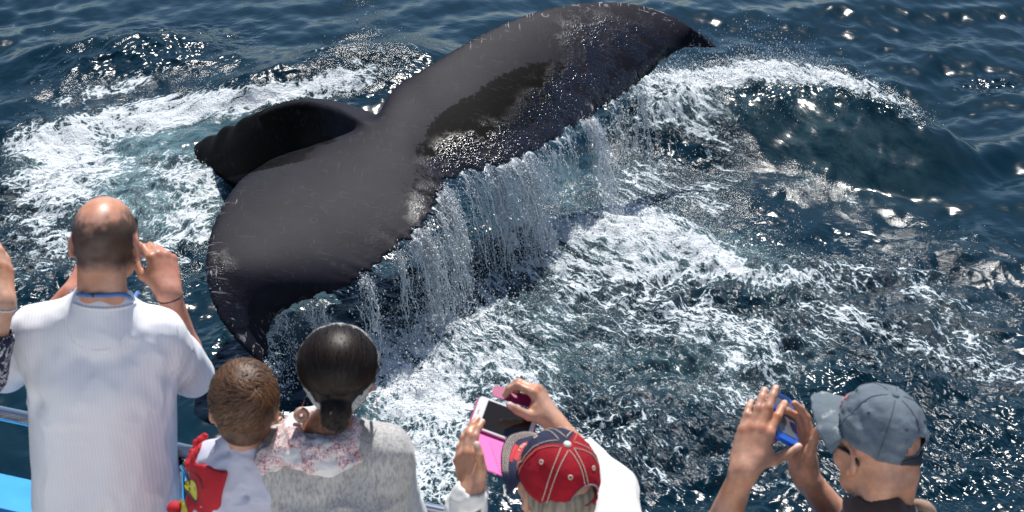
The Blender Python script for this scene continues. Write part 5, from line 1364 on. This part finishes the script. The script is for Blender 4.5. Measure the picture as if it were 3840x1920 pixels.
ts_ = at_d(1846, 1468, 4.47); te = at_d(1990, 1515, 4.44); xt = nrm(te - ts_); Rt = np.stack([xt, yl, np.cross(xt, yl)], 1)
slab('clasp_tab', (ts_ + te) / 2 + yl * .004, Rt, np.linalg.norm(te - ts_), .034, .004, magenta, pk, .012)
V, F = tube([at_d(1757, 1585, 4.35), at_d(1763, 1625, 4.33), at_d(1761, 1650, 4.32)], .0018, 6); mesh_np('red_strap', V, F, simple('red_strap', (.6, .02, .03), rough=.5), pk)

# ---- man in a faded blue-grey cap with a blue phone
H5 = at_d(3290, 1676, 4.02); R5 = rotm(31, -13, 4)
gent = person(H5[:2] + [0, -.10], 'man in faded slate blue cap and dark sunglasses, dark brown collar, lifting a phone')
s5L, s5R = H5 + [-.150, .02, -.300], H5 + [.165, -.10, -.272]; hip5 = H5 + [.02, -.14, -.76]
w5L = at_d(2792, 1758, 4.22); e5L = at_d(2660, 2090, 4.36); w5R = at_d(3024, 1785, 4.31); e5R = at_d(3200, 2040, 4.36)
B5 = Solid(); nails5 = []
add_torso(B5, H5, s5L, s5R, hip5, neck_r=.069, Rh=R5, grow=-.014); add_head(B5, H5, R5, 1.0)
for sg in (-1, 1): B5.rc(H5 + R5 @ np.array([sg * .030, -.060, -.050]), H5 + np.array([sg * .03, -.06, -.19]), .032, .040, .03)
add_arm(B5, s5L, e5L, w5L, .048, .046, .029); add_arm(B5, s5R, e5R, w5R, .048, .046, .028)
add_hand(B5, w5L, cv(.32, .93, .10), cv(-.20, .10, -.95), 'L', [(16, 22, 12, 6), (8, 14, 8, 0), (8, 14, 8, -1), (12, 18, 10, -3)], [(.75, .45, -.45), (.65, .70, -.35), (.60, .75, -.25)], 1.10, nails5)
add_hand(B5, w5R, cv(-.05, .96, .20), cv(.72, .05, .55), 'R', [(18, 25, 15, 4), (30, 40, 20, 0), (40, 55, 25, -2), (48, 60, 28, -4)], [(.62, .50, -.50), (.55, .80, -.10), (.50, .85, .05)], 1.06, nails5)
lo, hi = B5.bounds(); lo[2] = H5[2] - .58
V, F = B5.mesh(.0036, lo, hi); C = paint(V, (.50, .255, .165), [(q, r, (.66, .42, .35), .35) for q, r in nails5])
n5 = fbm(V * 45, 3, 9)[:, None]; C = C * (1 + .10 * n5) ; C[:, 0] += .02 * n5[:, 0]
mesh_np('body', V, F, skin_mat('skin_ruddy', .45, .25), gent, attrs={'Col': np.clip(C, 0, 1)})
cap5 = Cap(H5 + R5 @ np.array([0, -.012, .034]), R5 @ rotm(12), .089, .104, .108, 22, .0048, 12)
slate = twill('slate_twill', (.130, .160, .190), .24, (.20, .225, .25), 14)
slate_worn = twill('slate_twill_worn', (.120, .150, .175), .15, (.40, .42, .43), 26)
c5 = empty('baseball_cap', tuple(cap5.c)); tag(c5, 'faded slate blue baseball cap with worn pale brim', 'cap')
cap5.dome('crown', slate, c5); cap5.brim('brim', slate_worn, c5, .086); cap5.button(slate, c5, .0085)
dk = simple('slate_thread', (.055, .075, .10), rough=.9)
for k in range(6):
    cap5.line('seam', cap5.pt(np.full(26, k * pa), fl if k != 3 else np.linspace(.06, .58, 26), .0004), .0011, dk, c5)
    if k in (0, 5, 4): cap5.eyelet((k + .5) * pa + .1, .50, dk, c5, .0030, .0012)
    else: cap5.eyelet((k + .5) * pa, .50, dk, c5, .0030, .0012)
cap5.patch('strap', math.pi - .5, math.pi + .5, .90, .995, simple('dark_strap', (.02, .022, .03), rough=.7), c5, .0022, 20)
em = cap5.patch('emblem', -.34, .34, .66, .92, simple('pale_embroidery', (.52, .42, .44), rough=.8, bump_scale=600), c5, .0012)
for k in range(4): cap5.patch('stripe', -.32, .32, .68 + k * .062, .70 + k * .062, simple('pink_embroidery', (.55, .15, .17), rough=.8), em, .0028, 14, 3)
gl = empty('sunglasses', tuple(H5 + R5 @ np.array([0, .10, 0]))); tag(gl, 'dark wraparound sunglasses under the faded slate cap', 'sunglasses')
for sg in (-1, 1):
    S = Solid(); S.el(H5 + R5 @ np.array([sg * .036, .104, -.006]), (.034, .009, .023), R5 @ rotm(-sg * 18), .01); V, F = S.mesh(.0035); mesh_np('lens', V, F, simple('dark_lens', (.01, .009, .008), rough=.08), gl)
    tp = catmull(np.array([H5 + R5 @ np.array(q) for q in ((sg * .066, .096, .004), (sg * .080, .05, .008), (sg * .084, -.01, .006), (sg * .082, -.035, -.016))]), 16); V, F = tube(tp, .0048, 6); mesh_np('temple_arm', V, F, black_plastic, gl)
S5 = Solid(); add_torso(S5, H5, s5L, s5R, hip5 + [0, 0, -.1], w=.098, r=.113, wd=.085, rd=.12, neck=False, grow=.004)
for sh, el in ((s5L, e5L), (s5R, e5R)): S5.rc(sh, sh + (el - sh) * .75, .070, .070, .04); S5.rc(el, sh + (el - sh) * .70, .050, .050, .006, sub=True)
nb5 = (s5L + s5R) / 2 + [0, 0, .055]
S5.rc(nb5 + [0, -.02, .0], nb5 + [0, -.018, .092], .098, .084, .03); S5.rc(nb5 + [0, .005, .07], nb5 + [0, .02, .22], .070, .082, .006, sub=True)
S5.noise = folds(.004, 9, 101); V, F = S5.mesh(.0068); mesh_np('jacket', V, F, cloth_mat('dark_brown_cloth', (.035, .020, .018)), gent)
hoodp = catmull(np.array([at_d(u, v, d) for u, v, d in ((3400, 1905, 4.06), (3440, 1892, 4.04), (3480, 1905, 4.02), (3500, 1950, 4.04))]), 20); V, F = tube(hoodp, .013, 10); mesh_np('collar_roll', V, F, cloth_mat('tan_cloth', (.30, .20, .14)), gent)
legs(None, hip5 + [0, 0, -.05], dark_cloth, shoe_mat, gent, 20)
# blue phone
pb, ptp = at_d(2948, 1652, 4.25), at_d(2926, 1490, 4.33); yb_ = nrm(ptp - pb); xb_ = nrm(CX * .62 + CF * .70); xb_ = nrm(xb_ - yb_ * xb_.dot(yb_)); Rb = np.stack([xb_, yb_, np.cross(xb_, yb_)], 1)
cb5 = (pb + ptp) / 2; bp = empty('phone', tuple(cb5)); tag(bp, 'bright blue cased phone held upright by the man in the slate cap', 'phone')
bluec = simple('blue_case', (.012, .10, .55), rough=.25); sgn = -1 if Rb[:, 2].dot(CF) > 0 else 1
Lp = np.linalg.norm(ptp - pb) + .012
slab('case', cb5, Rb, .074, Lp, .013, bluec, bp, .012); slab('screen', cb5 + Rb[:, 2] * sgn * .0070, Rb, .060, Lp * .74, .0012, simple('grey_screen', (.10, .105, .13), rough=.08), bp, .003)
slab('camera_bump', cb5 + Rb[:, 2] * sgn * .0072 + yb_ * Lp * .43, Rb, .05, .012, .0015, simple('navy_trim', (.01, .03, .12), rough=.3), bp, .003)

# ---- woman at the left edge: raised forearm with a silver bracelet, navy print sleeve
w0 = at_d(12, 1128, 4.42); e0 = at_d(-70, 1400, 4.50); H0 = at_d(-500, 880, 4.45); R0 = rotm(-8, -6, 0)
lady0 = person(H0[:2], 'woman in navy and white print sleeves with silver bracelet and red nail polish, arm raised')
s0L, s0R = H0 + [-.16, 0, -.24], H0 + [.14, 0, -.24]; hip0 = H0 + [0, 0, -.74]
B0 = Solid(); n0 = []; add_torso(B0, H0, s0L, s0R, hip0, w=.085, r=.085, wd=.075, rd=.095, neck_r=.05, Rh=R0, grow=-.014); add_head(B0, H0, R0, .96)
e0L, w0L = H0 + [-.20, .20, -.44], H0 + [-.08, .30, -.20]
add_arm(B0, s0R, e0, w0, .043, .042, .030); add_arm(B0, s0L, e0L, w0L, .043, .037, .025)
add_hand(B0, w0, cv(-.10, .98, .12), cv(.75, .1, -.60), 'R', [(10, 16, 10, 0), (12, 20, 10, 0), (14, 24, 12, -2), (16, 24, 12, -4)], rthumb, .96, n0)
add_hand(B0, w0L, cv(.3, .9, .2), cv(-.6, .2, -.7), 'L', relaxed, rthumb, .96, n0)
lo, hi = B0.bounds(); lo[2] = H0[2] - .5
V, F = B0.mesh(.0056, lo, hi); C = paint(V, (.54, .30, .205), [(q, r, (.62, .02, .03), .3) for q, r in n0]); mesh_np('body', V, F, skin_mat('skin_light', .42), lady0, attrs={'Col': C})
HH = Solid(); HH.el(H0 + R0 @ np.array([0, -.014, .032]), (.088, .106, .096), R0, .01); HH.rc(H0 + R0 @ np.array([0, -.07, -.02]), H0 + R0 @ np.array([0, -.07, -.20]), .070, .05, .04); HH.el(H0 + R0 @ np.array([0, .085, -.055]), (.085, .08, .10), R0, .02, sub=True)
HH.noise = lambda P: (-.003 * vnoise(((P - H0) @ R0) * [120, 120, 14], 64)).astype(np.float32)
V, F = HH.mesh(.007); mesh_np('hair', V, F, hair2, lady0, attrs={'tone': np.full(len(V), .5)})
S0 = Solid(); add_torso(S0, H0, s0L, s0R, hip0 + [0, 0, -.1], w=.085, r=.1, wd=.08, rd=.115, neck=False, grow=.004)
S0.rc(s0R, e0, .066, .060, .03); S0.rc(e0, e0 + (w0 - e0) * .52, .058, .052, .02); S0.rc(s0L, e0L, .066, .058, .03); S0.rc(e0 + (w0 - e0) * .47, w0, .044, .044, .004, sub=True)
S0.noise = folds(.005, 12, 111); V, F = S0.mesh(.0075)
Mn = Mat('navy_print'); cn = Mn.coord(); nn_ = Mn.noise(cn, 30, 3, .6, 2.0); Mn.P(Base_Color=Mn.mix(Mn.math('MULTIPLY', Mn.ramp(nn_, .52, .55), Mn.ramp(nn_, .58, .62, a=1, b=0)), (.012, .014, .04), (.6, .6, .64)), Roughness=.85)
mesh_np('blouse', V, F, Mn.m, lady0)
pr = ring_on(B0, w0 + (e0 - w0) * .05, w0 - e0, n=36, off=.001, rmax=.07); br = empty('bracelet', tuple(w0)); tag(br, 'silver chain bracelet on a raised wrist', 'bracelet')
silver = simple('silver', (.70, .70, .72), rough=.22, metal=1.0)
for k in range(36):
    q = pr[k]; tn = nrm(pr[(k + 1) % 36] - pr[k - 1]); S_ = [q - tn * .004, q - tn * .0015, q + tn * .0015, q + tn * .004]; V, F = tube(S_, [.002, .0036, .0036, .002], 6); mesh_np('chain_link', V, F, silver, br)
legs(None, hip0 + [0, 0, -.05], denim, shoe_mat, lady0, 0)
